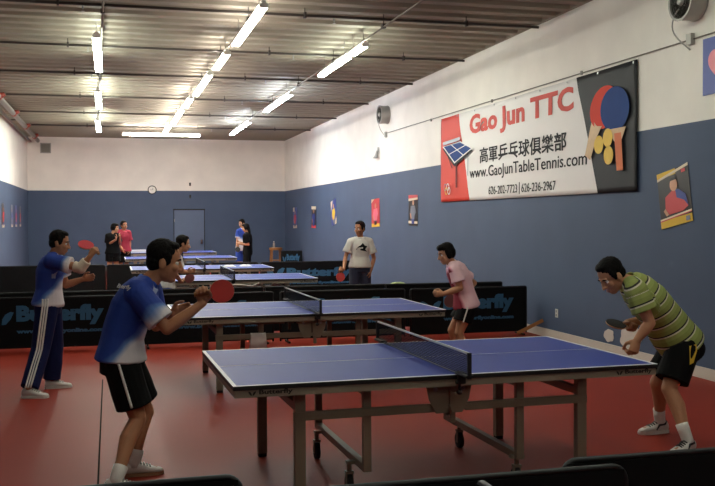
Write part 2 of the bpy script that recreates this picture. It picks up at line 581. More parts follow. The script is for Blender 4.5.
ordn = ('nearest', 'second nearest', 'third nearest', 'fourth nearest', 'fifth nearest', 'sixth nearest')
for k, yy in enumerate((7.1, 10.0, 12.85, 16.2, 19.45, 22.85)):
    t = tag(empty('sprinkler_pipe', (0, yy, 4.43)), 'dark sprinkler branch pipe crossing under the ceiling, %s to the camera' % ordn[k], 'pipe', 'sprinkler branch pipes')
    q = MB(); q.cyl((-2.77, 0, 0), (5.30, 0, 0), 0.019, n=10); q.build('pipe', M['pipe_dark'], t, smooth=True)
    for xx in (-1.25, 1.9, 4.2):
        q = MB(); q.cyl((xx, 0, 0.0), (xx, 0, 0.10), 0.007, n=6); q.box((xx, 0, 0), (0.03, 0.075, 0.075)); q.build('hanger', M['pipe_dark'], t)
    for xx in (-0.95, 2.3):
        q = MB(); q.cyl((xx, 0, -0.02), (xx, 0, -0.06), 0.012, n=8); q.cyl((xx, 0, -0.06), (xx, 0, -0.085), 0.006, n=6); q.cyl((xx, 0, -0.085), (xx, 0, -0.09), 0.022, n=10)
        q.build('sprinkler_head', M['steel'], t)
t = tag(empty('sprinkler_main', (-2.93, 0, 4.37)), 'thick grey sprinkler main along the top of the left wall', 'pipe')
q = MB(); q.cyl((0, -7.9, 0), (0, 27.6, 0), 0.065, n=16); q.build('pipe', M['pipe_grey'], t, smooth=True)
q = MB(); q.cyl((-0.22, -7.9, -0.03), (-0.22, 27.5, -0.03), 0.03, n=12); q.build('drain_pipe', M['pipe_grey'], t, smooth=True)
for yy in (7.1, 10.0, 12.85, 16.2, 19.45, 22.85, 26.0):
    q = MB(); q.cyl((0, yy - 0.09, 0), (0, yy + 0.09, 0), 0.075, n=14); q.cyl((0, yy, 0), (0.13, yy, 0.06), 0.045, n=10); q.cyl((0.05, yy, 0.025), (0.09, yy, 0.045), 0.06, n=10)
    q.build('coupling', M['fitting_red'], t, smooth=True)
for yy in (9, 15, 21):
    q = MB(); q.box((-0.13, yy, 0), (0.30, 0.04, 0.03)); q.cyl((0, yy, 0), (0, yy, 0.14), 0.009, n=6); q.build('bracket', M['pipe_dark'], t)

# ------------------------------------------------------------------ right wall fittings
def wall_fan(y, z, r, label):
    t = tag(empty('wall_fan', (XR, y, z)), label, 'fan', 'round wall fans')
    L = r * 1.05
    q = MB()
    n = 36
    rings = [((0, 0, 0), 1.0), ((-0.02, 0, 0), 1.04), ((-0.04, 0, 0), 1.0), ((-L * 0.55, 0, 0), 0.98), ((-L + 0.03, 0, 0), 1.02), ((-L, 0, 0), 1.06), ((-L, 0, 0), 0.93), ((-L + 0.05, 0, 0), 0.90), ((-0.03, 0, 0), 0.90)]
    q.loft([(c, V((0, r * s, 0)), V((0, 0, r * s))) for c, s in rings], None, n)
    q.build('drum', M['fan_grey'], t, smooth=False)
    q = MB()
    for rr in (0.3, 0.5, 0.7, 0.86):
        pts = [(-L + 0.02, r * rr * cos(a * pi / 12), r * rr * sin(a * pi / 12)) for a in range(25)]
        q.tube(pts, 0.005, None, 6, caps=False)
    for a in range(10):
        c_, s_ = cos(a * pi / 5), sin(a * pi / 5)
        q.cyl((-L + 0.02, r * 0.2 * c_, r * 0.2 * s_), (-L + 0.02, r * 0.92 * c_, r * 0.92 * s_), 0.005, n=6)
    q.build('grille', M['fan_dark'], t)
    q = MB(); q.loft([((-L * 0.66, 0, 0), V((0, r * .89, 0)), V((0, 0, r * .89))), ((-L * 0.65, 0, 0), V((0, r * .89, 0)), V((0, 0, r * .89)))], None, 32); q.build('backplate', M['fan_dark'], t)
    for a in range(5):
        th = a * 2 * pi / 5
        u = V((0, cos(th), sin(th))); w = V((0.5, -sin(th) * 0.9, cos(th) * 0.9))
        q = MB()
        q.prism([V((-L * .78, 0, 0)) + u * r * .18 - w * r * .08, V((-L * .78, 0, 0)) + u * r * .82 - w * r * .22, V((-L * .78, 0, 0)) + u * r * .84 + w * r * .16, V((-L * .78, 0, 0)) + u * r * .18 + w * r * .1], V((0.004, 0, 0)))
        q.build('blade', M['fan_dark'], t)
    q = MB(); q.loft([((-L * .6, 0, 0), V((0, r * .24, 0)), V((0, 0, r * .24))), ((-L * .9, 0, 0), V((0, r * .26, 0)), V((0, 0, r * .26))), ((-L - 0.01, 0, 0), V((0, r * .2, 0)), V((0, 0, r * .2)))], None, 20)
    q.build('motor_hub', M['fan_grey'], t, smooth=True)
    return t
wall_fan(3.50, 3.99, 0.20, 'big grey drum fan high on the right wall, nearest to the camera')
wall_fan(14.95, 4.04, 0.20, 'small looking grey drum fan on the right wall far down the hall')
def fan_cord(y, z, label):
    t = MB()
    pts = []
    for k in range(13):
        s = k / 12
        pts.append((XR - 0.22 + 0.20 * s, y + 0.24 * sin(pi * s) + 0.09 * s * s, z - 0.08 - 0.40 * s ** 1.3))
    t.tube(pts, 0.008, None, 8)
    tag(t.build('fan_cord', M['fan_grey'], smooth=True), label, 'cord', 'fan cords')
fan_cord(3.50, 3.98, 'grey cord hanging from the near drum fan to the wall conduit')
fan_cord(14.95, 4.02, 'grey cord hanging from the far drum fan to the wall conduit')
t = tag(empty('wall_conduit', (XR, 9, 3.62)), 'thin grey conduit running level along the white right wall above the banner', 'conduit')
q = MB(); q.cyl((-0.012, -12.5, -0.03), (-0.012, 6.1, 0.02), 0.009, n=8); q.build('pipe', M['pipe_grey'], t, smooth=True)
for yy in (-5.42, 6.05):
    q = MB(); q.box((-0.025, yy, -0.01), (0.05, 0.09, 0.12), bevel=0.006); q.build('junction_box', M['fan_grey'], t)
for yy in (-3, 0, 3):
    q = MB(); q.box((-0.012, yy, 0.0), (0.024, 0.03, 0.05)); q.build('clip', M['pipe_grey'], t)
# small grey horn on the white wall under the far fan
t = tag(empty('alarm_horn', (XR, 15.7, 3.22)), 'small grey alarm horn on the white wall below the far fan', 'alarm')
q = MB(); q.box((-0.015, 0, 0.10), (0.03, 0.08, 0.10), bevel=0.005); q.build('base', M['fan_grey'], t)
q = MB(); q.loft([((-0.03, 0, 0.08), V((0.03, 0, 0)), V((0, 0.03, 0))), ((-0.06, 0, -0.02), V((0.03, 0, 0)), V((0, 0.05, 0))), ((-0.08, 0, -0.10), V((0.06, 0, 0)), V((0, 0.12, 0)))], None, 14)
q.build('horn', M['fan_grey'], t, smooth=True)
# outlet
t = tag(empty('wall_outlet', (XR, 6.73, 0.37)), 'white power outlet low on the blue right wall', 'outlet')
q = MB(); q.box((-0.004, 0, 0), (0.008, 0.075, 0.12), bevel=0.003); q.build('plate', M['white_enamel'], t)
for s in (-1, 1):
    q = MB(); q.box((-0.009, 0, s * 0.027), (0.004, 0.034, 0.034), bevel=0.001); q.build('socket', M['fan_grey'], t)
# filler patches on the wall
def patch(name, y, z, pts, label):
    q = MB()
    q.prism([(0, a, c) for a, c in pts], (-0.003, 0, 0))
    o = q.build(name, M['white_trim']); o.location = (XR - 0.001, y, z)
    tag(o, label, 'wall patch')
def blob(ry, rz, s, n=26):
    rnd = random.Random(s)
    ph = [rnd.uniform(0, 6.28) for _ in range(3)]
    return [(ry * cos(t_) * (1 + .10 * sin(3 * t_ + ph[0]) + .06 * sin(7 * t_ + ph[1])), rz * sin(t_) * (1 + .10 * sin(2 * t_ + ph[2]) + .06 * sin(5 * t_ + ph[0]))) for t_ in [2 * pi * k / n for k in range(n)]]
patch('filler_patch', 5.30, 0.225, blob(.12, .085, 3), 'small oval white filler patch low on the blue wall')
patch('filler_patch', 4.80, 0.25, [(a * 1.0, c + (0.04 if a < 0 else 0)) for a, c in blob(.24, .155, 5)], 'large white filler patch above the baseboard behind the striped polo player')

# ------------------------------------------------------------------ back wall fittings
t = tag(empty('wall_clock', (0.77, YB, 2.755)), 'round white wall clock with dark rim on the back wall', 'clock')
q = MB(); q.loft([((0, 0, 0), V((.15, 0, 0)), V((0, 0, .15))), ((0, -0.04, 0), V((.15, 0, 0)), V((0, 0, .15))), ((0, -0.045, 0), V((.135, 0, 0)), V((0, 0, .135))), ((0, -0.03, 0), V((.122, 0, 0)), V((0, 0, .122)))], None, 32)
q.build('rim', M['black'], t)
q = MB(); q.cyl((0, -0.03, 0), (0, -0.034, 0), 0.122, n=32); q.build('face', M['clock_face'], t)
q = MB(); q.box((0.02, -0.037, 0.03), (0.012, 0.004, 0.07), rot=None); q.box((-0.03, -0.037, 0), (0.08, 0.004, 0.008)); q.build('hands', M['black'], t)
t = tag(empty('wall_vent', (-2.70, YB, 4.14)), 'square grey vent high in the left corner of the back wall', 'vent')
q = MB()
for sx in (-1, 1): q.box((sx * .155, -0.015, 0), (.03, .03, .34))
for sz in (-1, 1): q.box((0, -0.015, sz * .155), (.28, .03, .03))
q.build('frame', M['fan_grey'], t)
q = MB()
for k in range(7): q.box((0, -0.015, -.12 + k * .04), (.29, .022, .018))
q.box((0, -0.002, 0), (.29, .004, .29))
q.build('slats', M['pipe_grey'], t)
for zz, lab in ((2.955, 'small dark bracket on the white back wall above the door'), (2.53, 'small dark bracket on the blue back wall just above the door')):
    q = MB(); q.box((0, -0.02, 0), (.06, .04, .11), bevel=0.005); q.cyl((0, -0.03, -.03), (0, -0.09, -.05), .018, n=8)
    o = q.build('wall_bracket', M['black']); o.location = (2.06, YB, zz); tag(o, lab, 'bracket')

# ------------------------------------------------------------------ the big club banner
BW, BH = 6.78, 1.55
ban = tag(empty('club_banner', (XR - 0.02, 11.40, 2.02), (0, 0, -pi / 2)), 'wide red, white and black club banner hung on the right wall', 'banner')
# local frame: x along the banner (reading direction), z up, -y towards the room
rnd = random.Random(2)
def ban_y(x, z):
    return -0.006 - 0.010 * noise.noise(V((x * 1.4, z * 2.2, 3))) - 0.006 * noise.noise(V((x * 4 + z * 3, z * 2, 8)))
nx, nz = 96, 22
q = MB()
gr = [[q.bm.verts.new((BW * i / nx, ban_y(BW * i / nx, BH * j / nz) - 0.004, BH * j / nz)) for j in range(nz + 1)] for i in range(nx + 1)]
for i in range(nx):
    for j in range(nz):
        q.bm.faces.new((gr[i][j], gr[i + 1][j], gr[i + 1][j + 1], gr[i][j + 1]))
r = bmesh.ops.extrude_face_region(q.bm, geom=q.bm.faces[:])
for v in [g for g in r['geom'] if isinstance(g, bmesh.types.BMVert)]:
    v.co.y += 0.004
def ban_mat():
    m = bpy.data.materials.new('banner_vinyl')
    m.use_nodes = True
    nt = m.node_tree
    bs = nt.nodes['Principled BSDF']
    bs.inputs['Roughness'].default_value = 0.6
    bs.inputs['Specular IOR Level'].default_value = 0.3
    tc = nt.nodes.new('ShaderNodeTexCoord'); s = nt.nodes.new('ShaderNodeSeparateXYZ')
    nt.links.new(tc.outputs['Object'], s.inputs[0])
    red = math_node(nt, 'LESS_THAN', math_node(nt, 'ADD', s.outputs['X'], math_node(nt, 'MULTIPLY', s.outputs['Z'], 0.335)), 1.455)
    blk = math_node(nt, 'GREATER_THAN', math_node(nt, 'ADD', s.outputs['X'], math_node(nt, 'MULTIPLY', s.outputs['Z'], 0.361)), 5.86)
    m1 = nt.nodes.new('ShaderNodeMix'); m1.data_type = 'RGBA'
    m1.inputs[6].default_value = lin((228, 224, 222)); m1.inputs[7].default_value = lin((206, 62, 46))
    nt.links.new(red, m1.inputs[0])
    m2 = nt.nodes.new('ShaderNodeMix'); m2.data_type = 'RGBA'
    m2.inputs[7].default_value = lin((30, 30, 34))
    nt.links.new(blk, m2.inputs[0]); nt.links.new(m1.outputs[2], m2.inputs[6])
    nt.links.new(m2.outputs[2], bs.inputs['Base Color'])
    return m
q.build('vinyl_sheet', ban_mat(), ban, smooth=True)
YT = -0.030   # the printing lies a hair in front of the sheet
def ban_text(nm, body, u0, v0, w, h, m, bold):
    o = text_obj(nm, body, 0.4, m, ban, (u0, YT + 0.004, v0), (1, 0, 0), (0, 0, 1), bold, w, h, 0.003)
    for v in o.data.vertices:
        v.co.y += ban_y(v.co.x, v.co.z) - 0.006 + 0.024
    return o
Z0 = 2.02
ban_text('lettering', 'Gao Jun TTC', 1.47, 3.06 - Z0, 3.76, 0.42, M['ban_text_red'], 0.014)
ban_text('lettering', '高軍乒乓球俱樂部', 1.92, 2.63 - Z0, 3.10, 0.26, M['ban_text_black'], 0.006)
ban_text('lettering', 'www.GaoJunTableTennis.com', 1.47, 2.345 - Z0, 4.12, 0.235, M['ban_text_black'], 0.002)
ban_text('lettering', '626-202-7723', 2.31, 2.10 - Z0, 1.11, 0.13, M['ban_text_black'], 0.0)
ban_text('lettering', '|', 3.49, 2.075 - Z0, 0.022, 0.18, M['ban_text_black'], 0.0)
ban_text('lettering', '626-236-2967', 3.58, 2.10 - Z0, 1.12, 0.13, M['ban_text_black'], 0.0)
def flat(parent, name, polys, y0=YT, origin_z=Z0, dy=0.0015):
    """printed picture: list of (points (u,v), material), each layer a hair nearer"""
    q = MB()
    for k, (pts, m) in enumerate(polys):
        yy = y0 - k * dy
        q.prism([(a, yy, c - origin_z) for a, c in pts], (0, dy * 1.0, 0), m)
    return q.build(name, None, parent)
def ell(cu_, cv, ru, rv, rot=0, n=28, a0=0, a1=2 * pi):
    return [(cu_ + ru * cos(t_) * cos(rot) - rv * sin(t_) * sin(rot), cv + ru * cos(t_) * sin(rot) + rv * sin(t_) * cos(rot)) for t_ in [a0 + (a1 - a0) * k / n for k in range(n + (0 if a1 - a0 > 6.2 else 1))]]
tb = [(0.17, 3.04), (1.08, 3.07), (1.66, 2.91), (0.78, 2.70)]
flat(ban, 'printed_table', [
    ([(0.83, 2.72), (0.87, 2.72), (0.87, 2.26), (0.83, 2.26)], M['ban_text_black']),
    ([(0.36, 2.92), (0.39, 2.91), (0.66, 2.62), (0.63, 2.62)], M['ban_text_black']),
    ([(1.42, 2.82), (1.45, 2.82), (1.43, 2.45), (1.41, 2.45)], M['poster_grey']),
    ([(0.17, 3.00), (1.08, 3.03), (1.66, 2.87), (0.78, 2.64)], M['ban_text_black']),
    (tb, M['ban_white']),
    ([(0.24, 3.035), (1.06, 3.055), (1.58, 2.91), (0.79, 2.725)], M['ban_blue']),
    ([(0.47, 2.88), (0.50, 2.87), (1.40, 2.985), (1.37, 2.995)], M['ban_white']),
    ([(0.62, 3.04), (0.66, 3.04), (1.24, 2.82), (1.20, 2.82)], M['ban_white']),
    ([(0.20, 3.06), (1.06, 3.09), (1.06, 3.15), (0.20, 3.12)], M['poster_grey'])])
def ring_band(cu_, cv, ro, ri, n=24):
    return [(cu_ + ro * cos(2 * pi * k / n), cv + ro * sin(2 * pi * k / n)) for k in range(n + 1)] + [(cu_ + ri * cos(2 * pi * k / n), cv + ri * sin(2 * pi * k / n)) for k in range(n, -1, -1)]
flat(ban, 'printed_rings', [(ring_band(0.28, 2.285, .07, .052), M['poster_grey']), (ring_band(0.42, 2.285, .07, .052), M['ban_white']), (ring_band(0.56, 2.285, .07, .052), M['ban_text_red']), (ring_band(0.35, 2.215, .07, .052), M['yellow']), (ring_band(0.49, 2.215, .07, .052), M['ban_white'])])
flat(ban, 'printed_paddle', [
    ([(5.74, 2.95), (5.93, 2.95), (5.86, 2.72), (5.70, 2.45), (5.56, 2.52)], M['pale_wood']),
    (ell(6.04, 3.09, .35, .26, 0.25), M['ban_red']),
    ([(5.80, 2.93), (5.88, 2.87), (6.0, 2.86), (5.86, 2.72)], M['pale_wood'])])
flat(ban, 'printed_paddle', [
    (ell(6.31, 3.04, .34, .275, -0.05), M['ban_blue']),
    ([(6.15, 2.80), (6.58, 2.80), (6.47, 2.64), (6.31, 2.64)], M['pale_wood']),
    ([(6.31, 2.74), (6.47, 2.74), (6.52, 2.28), (6.37, 2.28)], M['ban_handle'])], y0=YT - 0.006)
for cu_, cv in ((5.94, 2.63), (6.16, 2.70), (6.18, 2.48)):
    flat(ban, 'printed_ball', [(ell(cu_, cv, .115, .115), M['yellow'])], y0=YT - 0.013)
for k in range(9):
    q = MB(); q.cyl((0.06 + k * (BW - .12) / 8, -0.02, BH - .03), (0.06 + k * (BW - .12) / 8, -0.026, BH - .03), 0.014, n=10); q.build('eyelet', M['steel'], ban)

# blue banner at the right edge
bb = tag(empty('blue_banner', (XR - 0.012, 3.38, 2.98), (0, 0, -pi / 2)), 'royal blue banner with a pink heart shape, cut by the right edge', 'banner')
q = MB(); q.box((0.55, 0.004, 0.295), (1.1, 0.006, 0.59)); q.build('vinyl_sheet', M['banner_royal'], bb)
hp = []
for k in range(40):
    t_ = 2 * pi * k / 40
    hp.append((0.30 + 0.013 * 16 * sin(t_) ** 3, 0.30 + 0.013 * (13 * cos(t_) - 5 * cos(2 * t_) - 2 * cos(3 * t_) - cos(4 * t_))))
flat(bb, 'printed_heart', [(hp, M['poster_pink'])], y0=-0.001, origin_z=0)

# ------------------------------------------------------------------ posters
def poster(y, z, w, h, tilt, bg, shapes, label, x=None, rz=-pi / 2):
    px_ = (XR - 0.006) if x is None else x
    t = tag(empty('poster', (px_, y, z), (0, tilt, rz)), label, 'poster', 'player posters on the walls')
    t.rotation_euler = (Matrix.Rotation(rz, 3, 'Z') @ Matrix.Rotation(tilt, 3, 'Y')).to_euler()
    q = MB(); q.box((0, 0, 0), (w, 0.003, h)); q.build('sheet', M[bg], t)
    flat(t, 'printed_player', [([(a * w, c * h) for a, c in pts], M[mm]) for pts, mm in shapes], y0=-0.003, origin_z=0, dy=0.0008)
    return t
def rect(a0, c0, a1, c1): return [(a0, c0), (a1, c0), (a1, c1), (a0, c1)]
def player(shirt, leg='poster_blue', s=1.0):
    return [(ell(0.02, .25 * s, .10, .085), 'skin_photo'),
            ([(-.22, .14), (.22, .16), (.34, -.05), (.20, -.16), (.16, -.28), (-.16, -.28), (-.2, -.1), (-.36, -.12)], shirt),
            ([(-.34, -.10), (-.22, -.08), (-.14, -.24), (-.24, -.28)], 'skin_photo'),
            ([(-.16, -.28), (.16, -.28), (.14, -.42), (-.12, -.44)], leg)]
# the framed looking one near the banner
pl = [(rect(-.5, .40, .10, .5), 'yellow'), ([(-.5, .40), (.5, .52), (.5, .47), (-.5, .36)], 'poster_cream'), (rect(-.5, -.5, .5, -.36), 'yellow'),
      ([(-.5, -.38), (.5, -.33), (.5, -.29), (-.5, -.33)], 'poster_cream'), ([(-.5, -.36), (.5, -.32), (.5, -.335), (-.5, -.38)], 'poster_red'),
      ([(-.28, .04), (-.06, .12), (.16, .12), (.36, .0), (.42, -.22), (.24, -.28), (-.2, -.28), (-.30, -.16)], 'poster_red'),
      ([(.06, .12), (.16, .12), (.36, .0), (.42, -.22), (.30, -.10), (.08, -.02)], 'poster_blue'),
      (ell(.02, .22, .12, .115), 'skin_photo'), ([(-.09, .30), (.13, .30), (.10, .345), (-.04, .345)], 'black'), ([(-.30, -.16), (-.2, -.28), (-.28, -.3), (-.36, -.2)], 'skin_photo'),
      (rect(.30, .38, .42, .44), 'poster_red'), (rect(.32, -.47, .44, -.39), 'poster_grey')]
poster(3.89, 1.93, 0.60, 0.63, -0.17, 'poster_dark', pl, 'largest player poster, dark with yellow corners, red shirt, right of the banner')
poster(13.15, 1.88, 0.60, 0.64, 0.02, 'poster_dark', [(rect(-.5, .34, .5, .5), 'poster_red'), ([(-.5, .30), (.5, .36), (.5, .42), (-.5, .38)], 'poster_cream'), (rect(-.5, -.42, .5, -.34), 'poster_cream')] + player('poster_grey', 'poster_blue'), 'black player poster nearest to the banner on its left')
poster(15.98, 1.855, 0.68, 0.66, -0.03, 'poster_red', [(rect(-.5, -.5, .5, -.38), 'yellow'), ([(-.5, .5), (-.1, .5), (-.5, .36)], 'poster_cream')] + player('poster_pink', 'poster_dark'), 'red player poster with a yellow foot on the right wall')
poster(20.25, 1.90, 0.60, 0.70, -0.16, 'poster_blue', [([(-.5, .1), (-.1, .5), (-.5, .5)], 'poster_cream'), ([(.1, -.5), (.5, -.2), (.5, -.5)], 'poster_cream')] + player('yellow', 'poster_grey'), 'crooked blue player poster with a yellow shirt on the right wall')
poster(22.9, 1.78, 0.66, 0.66, 0.02, 'poster_dark', [(rect(-.5, .36, .5, .5), 'poster_cream'), (rect(-.5, -.5, .5, -.36), 'poster_red')] + player('poster_blue', 'poster_blue'), 'dark player poster with a red foot, second from the back corner on the right wall')
poster(25.9, 1.77, 0.66, 0.70, -0.02, 'poster_blue', [(rect(-.5, -.5, .5, -.36), 'poster_cream'), (rect(-.5, .3, -.1, .5), 'poster_cream')] + player('poster_red', 'poster_dark'), 'small blue player poster nearest to the back corner on the right wall')
for yy, bg, lab in ((20.2, 'poster_dark', 'poster nearest to the camera on the blue left wall'), (22.4, 'poster_grey', 'second poster from the camera on the blue left wall'),
                    (23.6, 'poster_blue', 'third poster from the camera on the blue left wall'), (24.9, 'poster_dark', 'farthest poster on the blue left wall')):
    poster(yy, 1.85, 0.5, 0.62, 0.0, bg, [(rect(-.5, -.5, .5, -.38), 'poster_cream')] + player('poster_red' if bg != 'poster_grey' else 'poster_blue'), lab, x=XL + 0.006, rz=pi / 2)

# ------------------------------------------------------------------ table tennis tables
TL_, TW, TH = 2.74, 1.525, 0.76
def wings(cx, cz, s):
    """two leaf-shaped wings of the maker's mark as (u,v) polygons"""
    out = []
    for sg in (-1, 1):
        out.append([(cx + sg * s * (0.04 + 0.6 * a_), cz + s * c_) for a_, c_ in ((0, -.32), (.35, -.30), (.75, -.02), (1.0, .32), (.72, .36), (.30, .22), (.06, -.02))])
    return out
def make_table():
    t = empty('table_tennis_table')
    for sx in (-1, 1):
        q = MB(); q.box((sx * (TL_ / 4 + 0.001), 0, TH - 0.0125), (TL_ / 2 - 0.004, TW, 0.025), M['table_edge'], bevel=0.002)
        q.box((sx * (TL_ / 4 + 0.001), 0, TH - 0.0005), (TL_ / 2 - 0.008, TW - 0.004, 0.002), M['table_blue'])
        top = q.build('tabletop', None, t)
        q = MB()
        zz = TH + 0.0008
        for sy in (-1, 1): q.box((sx * (TL_ / 4), sy * (TW / 2 - 0.012), zz), (TL_ / 2 - 0.004, 0.024, 0.0012))
        q.box((sx * (TL_ / 2 - 0.012), 0, zz), (0.024, TW - 0.048, 0.0012))
        q.box((sx * TL_ / 4, 0, zz), (TL_ / 2 - 0.05, 0.0035, 0.0012))
        q.build('white_lines', M['table_line'], top)
        q = MB()
        for sy in (-1, 1): q.box((sx * (TL_ / 4), sy * (TW / 2 - 0.02), 0.715), (TL_ / 2 - 0.02, 0.022, 0.046))
        q.box((sx * (TL_ / 2 - 0.02), 0, 0.715), (0.022, TW - 0.06, 0.046))
        q.box((sx * 0.05, 0, 0.715), (0.03, TW - 0.06, 0.046))
        ap = q.build('apron', M['apron'], t)
        for sy in (-1, 1):
            # lettering on the side apron near the end of the table
            ux = V((1, 0, 0)) if sy < 0 else V((-1, 0, 0))
            u0 = (sx * 1.08) * (1 if sy < 0 else -1)     # position along the reading direction
            pos = ux * (u0 - 0.225 if u0 < 0 else u0 - 0.03)
            yy = sy * (TW / 2 - 0.0085)
            text_obj('lettering', 'Butterfly', 0.05, M['logo_black'], ap, (pos.x + ux.x * 0.085, yy, 0.7), ux, (0, 0, 1), 0.0015, 0.195, 0.034, 0.001)
            q = MB()
            for w in wings(0, 0, 0.036):
                q.prism([(pos.x + ux.x * (0.045 + a_), yy, 0.714 + c_) for a_, c_ in w], (0, sy * 0.001, 0))
            q.build('logo', M['logo_black'], ap)
        for sy in (-1, 1):
            ox, nx_ = (-0.96, -0.545) if sx < 0 else (0.885, 0.46)
            q = MB(); q.box((ox, sy * 0.63, 0.365), (0.065, 0.055, 0.68), bevel=0.005)
            lg = q.build('leg', M['frame'], t)
            q = MB(); q.box((ox, sy * 0.63, 0.0135), (0.058, 0.05, 0.025), bevel=0.004); q.build('foot', M['rubber_black'], lg)
            q = MB(); q.box((nx_, sy * 0.62, 0.44), (0.05, 0.04, 0.52), bevel=0.004)
            lg = q.build('inner_leg', M['frame'], t)
            q = MB(); q.box((-0.55 if sx < 0 else 0.50, sy * 0.645, 0.545), (0.90 if sx < 0 else 0.84, 0.028, 0.052), bevel=0.004); q.build('rail', M['frame'], t)
            # caster
            cx = nx_ + (-0.055 if sx < 0 else (0.0 if sy < 0 else 0.03)); cy = (-0.42 if sx < 0 else -0.585) if sy < 0 else 0.45
            q = MB(); q.box((cx - 0.020, cy, 0.085), (0.004, 0.034, 0.09)); q.box((cx + 0.020, cy, 0.085), (0.004, 0.034, 0.09)); q.box((cx, cy, 0.130), (0.05, 0.045, 0.016), bevel=0.003)
            q.cyl((cx, cy, 0.13), (cx, cy, 0.185), 0.016, n=10)
            q.box(((cx + nx_) / 2, cy, 0.19), (0.09, 0.045, 0.02))
            fk = q.build('caster', M['frame'], t)
            q = MB(); q.cyl((cx - 0.015, cy, 0.058), (cx + 0.015, cy, 0.058), 0.057, n=24); q.build('wheel', M['rubber_black'], fk)
        q = MB(); q.box((-0.96 if sx < 0 else 0.885, 0, 0.59), (0.04, 1.22, 0.05), bevel=0.004); q.build('end_bar', M['frame'], t)
        q = MB(); q.box((-0.545 if sx < 0 else 0.46, 0, 0.20), (0.045, 1.26, 0.045), bevel=0.004); q.build('undercarriage_bar', M['frame'], t)
        q = MB(); q.box((-0.545 if sx < 0 else 0.46, 0, 0.66), (0.04, 1.22, 0.04), bevel=0.004); q.build('cross_bar', M['frame'], t)
    for sy in (-1, 1):
        # folding bracket under the net: two plates with a hole-like boss
        q = MB()
        yy = sy * 0.668
        for sx in (-1, 1):
            q.prism([(a_ * sx - 0.035, yy, c_) for a_, c_ in ((0.006, 0.70), (0.15, 0.70), (0.13, 0.60), (0.085, 0.515), (0.02, 0.515), (0.006, 0.56))], (0, sy * 0.012, 0))
        br = q.build('folding_bracket', M['frame'], t)
        for sx in (-1, 1):
            q = MB(); q.cyl((sx * 0.09 - 0.035, yy + sy * 0.008, 0.665), (sx * 0.09 - 0.035, yy + sy * 0.018, 0.665), 0.014, n=14); q.build('bolt', M['steel'], br)
        q = MB(); q.box((0, sy * 0.655, 0.545), (0.24, 0.02, 0.03), bevel=0.003); q.box((0, sy * 0.645, 0.50), (0.03, 0.02, 0.10))
        q.build('centre_strut', M['frame'], t)
        # net post with clamp
        q = MB()
        q.box((0, sy * (TW / 2 + 0.150), TH + 0.075), (0.024, 0.018, 0.156), bevel=0.004)
        q.box((0, sy * (TW / 2 + 0.070), TH + 0.012), (0.05, 0.175, 0.016), bevel=0.004)
        q.box((0, sy * (TW / 2 - 0.005), TH - 0.045), (0.05, 0.05, 0.018), bevel=0.004)
        q.box((0, sy * (TW / 2 + 0.028), TH - 0.015), (0.05, 0.02, 0.07), bevel=0.004)
        q.cyl((0, sy * (TW / 2 + 0.0), TH - 0.10), (0, sy * (TW / 2 + 0.0), TH - 0.03), 0.009, n=10)
        q.ball((0, sy * (TW / 2 + 0.0), TH - 0.105), (0.02, 0.02, 0.016))
        q.build('net_post', M['table_edge'], t)
    q = MB(); q.box((0, 0, TH + 0.076), (0.002, TW + 0.29, 0.138)); nt_ = q.build('net', M['net'], t)
    q = MB(); q.box((0, 0, TH + 0.148), (0.007, TW + 0.29, 0.013), bevel=0.002); q.build('net_tape', M['net_tape'], nt_)
    q = MB(); q.cyl((0, -TW / 2 - .145, TH + 0.006), (0, TW / 2 + .145, TH + 0.006), 0.0025, n=6); q.build('net_cord', M['rail_grey'], nt_)
    return t
tables = []
T0 = make_table()
tspots = [(1.362, 0.789, 'large blue table in front between the near left player and the striped polo player'),
          (1.33, 4.63, 'second blue table from the camera, with the pink shirted woman at its right end'),
          (1.21, 10.22, 'third blue table from the camera, just behind the first dark barriers'),
          (1.10, 13.75, 'fourth blue table from the camera, with two small white cloths on it'),
          (1.07, 19.05, 'fifth blue table from the camera, behind the far barrier row'),
          (1.02, 23.2, 'farthest blue table, nearest to the back wall door')]
for i, (x, y, lab) in enumerate(tspots):
    o = T0 if i == 0 else dup(T0)
    o.location = (x, y, 0)
    o.rotation_euler = (0, 0, (0.020, 0.012, 0, 0, 0, 0)[i])
    tag(o, lab, 'table', 'table tennis tables')

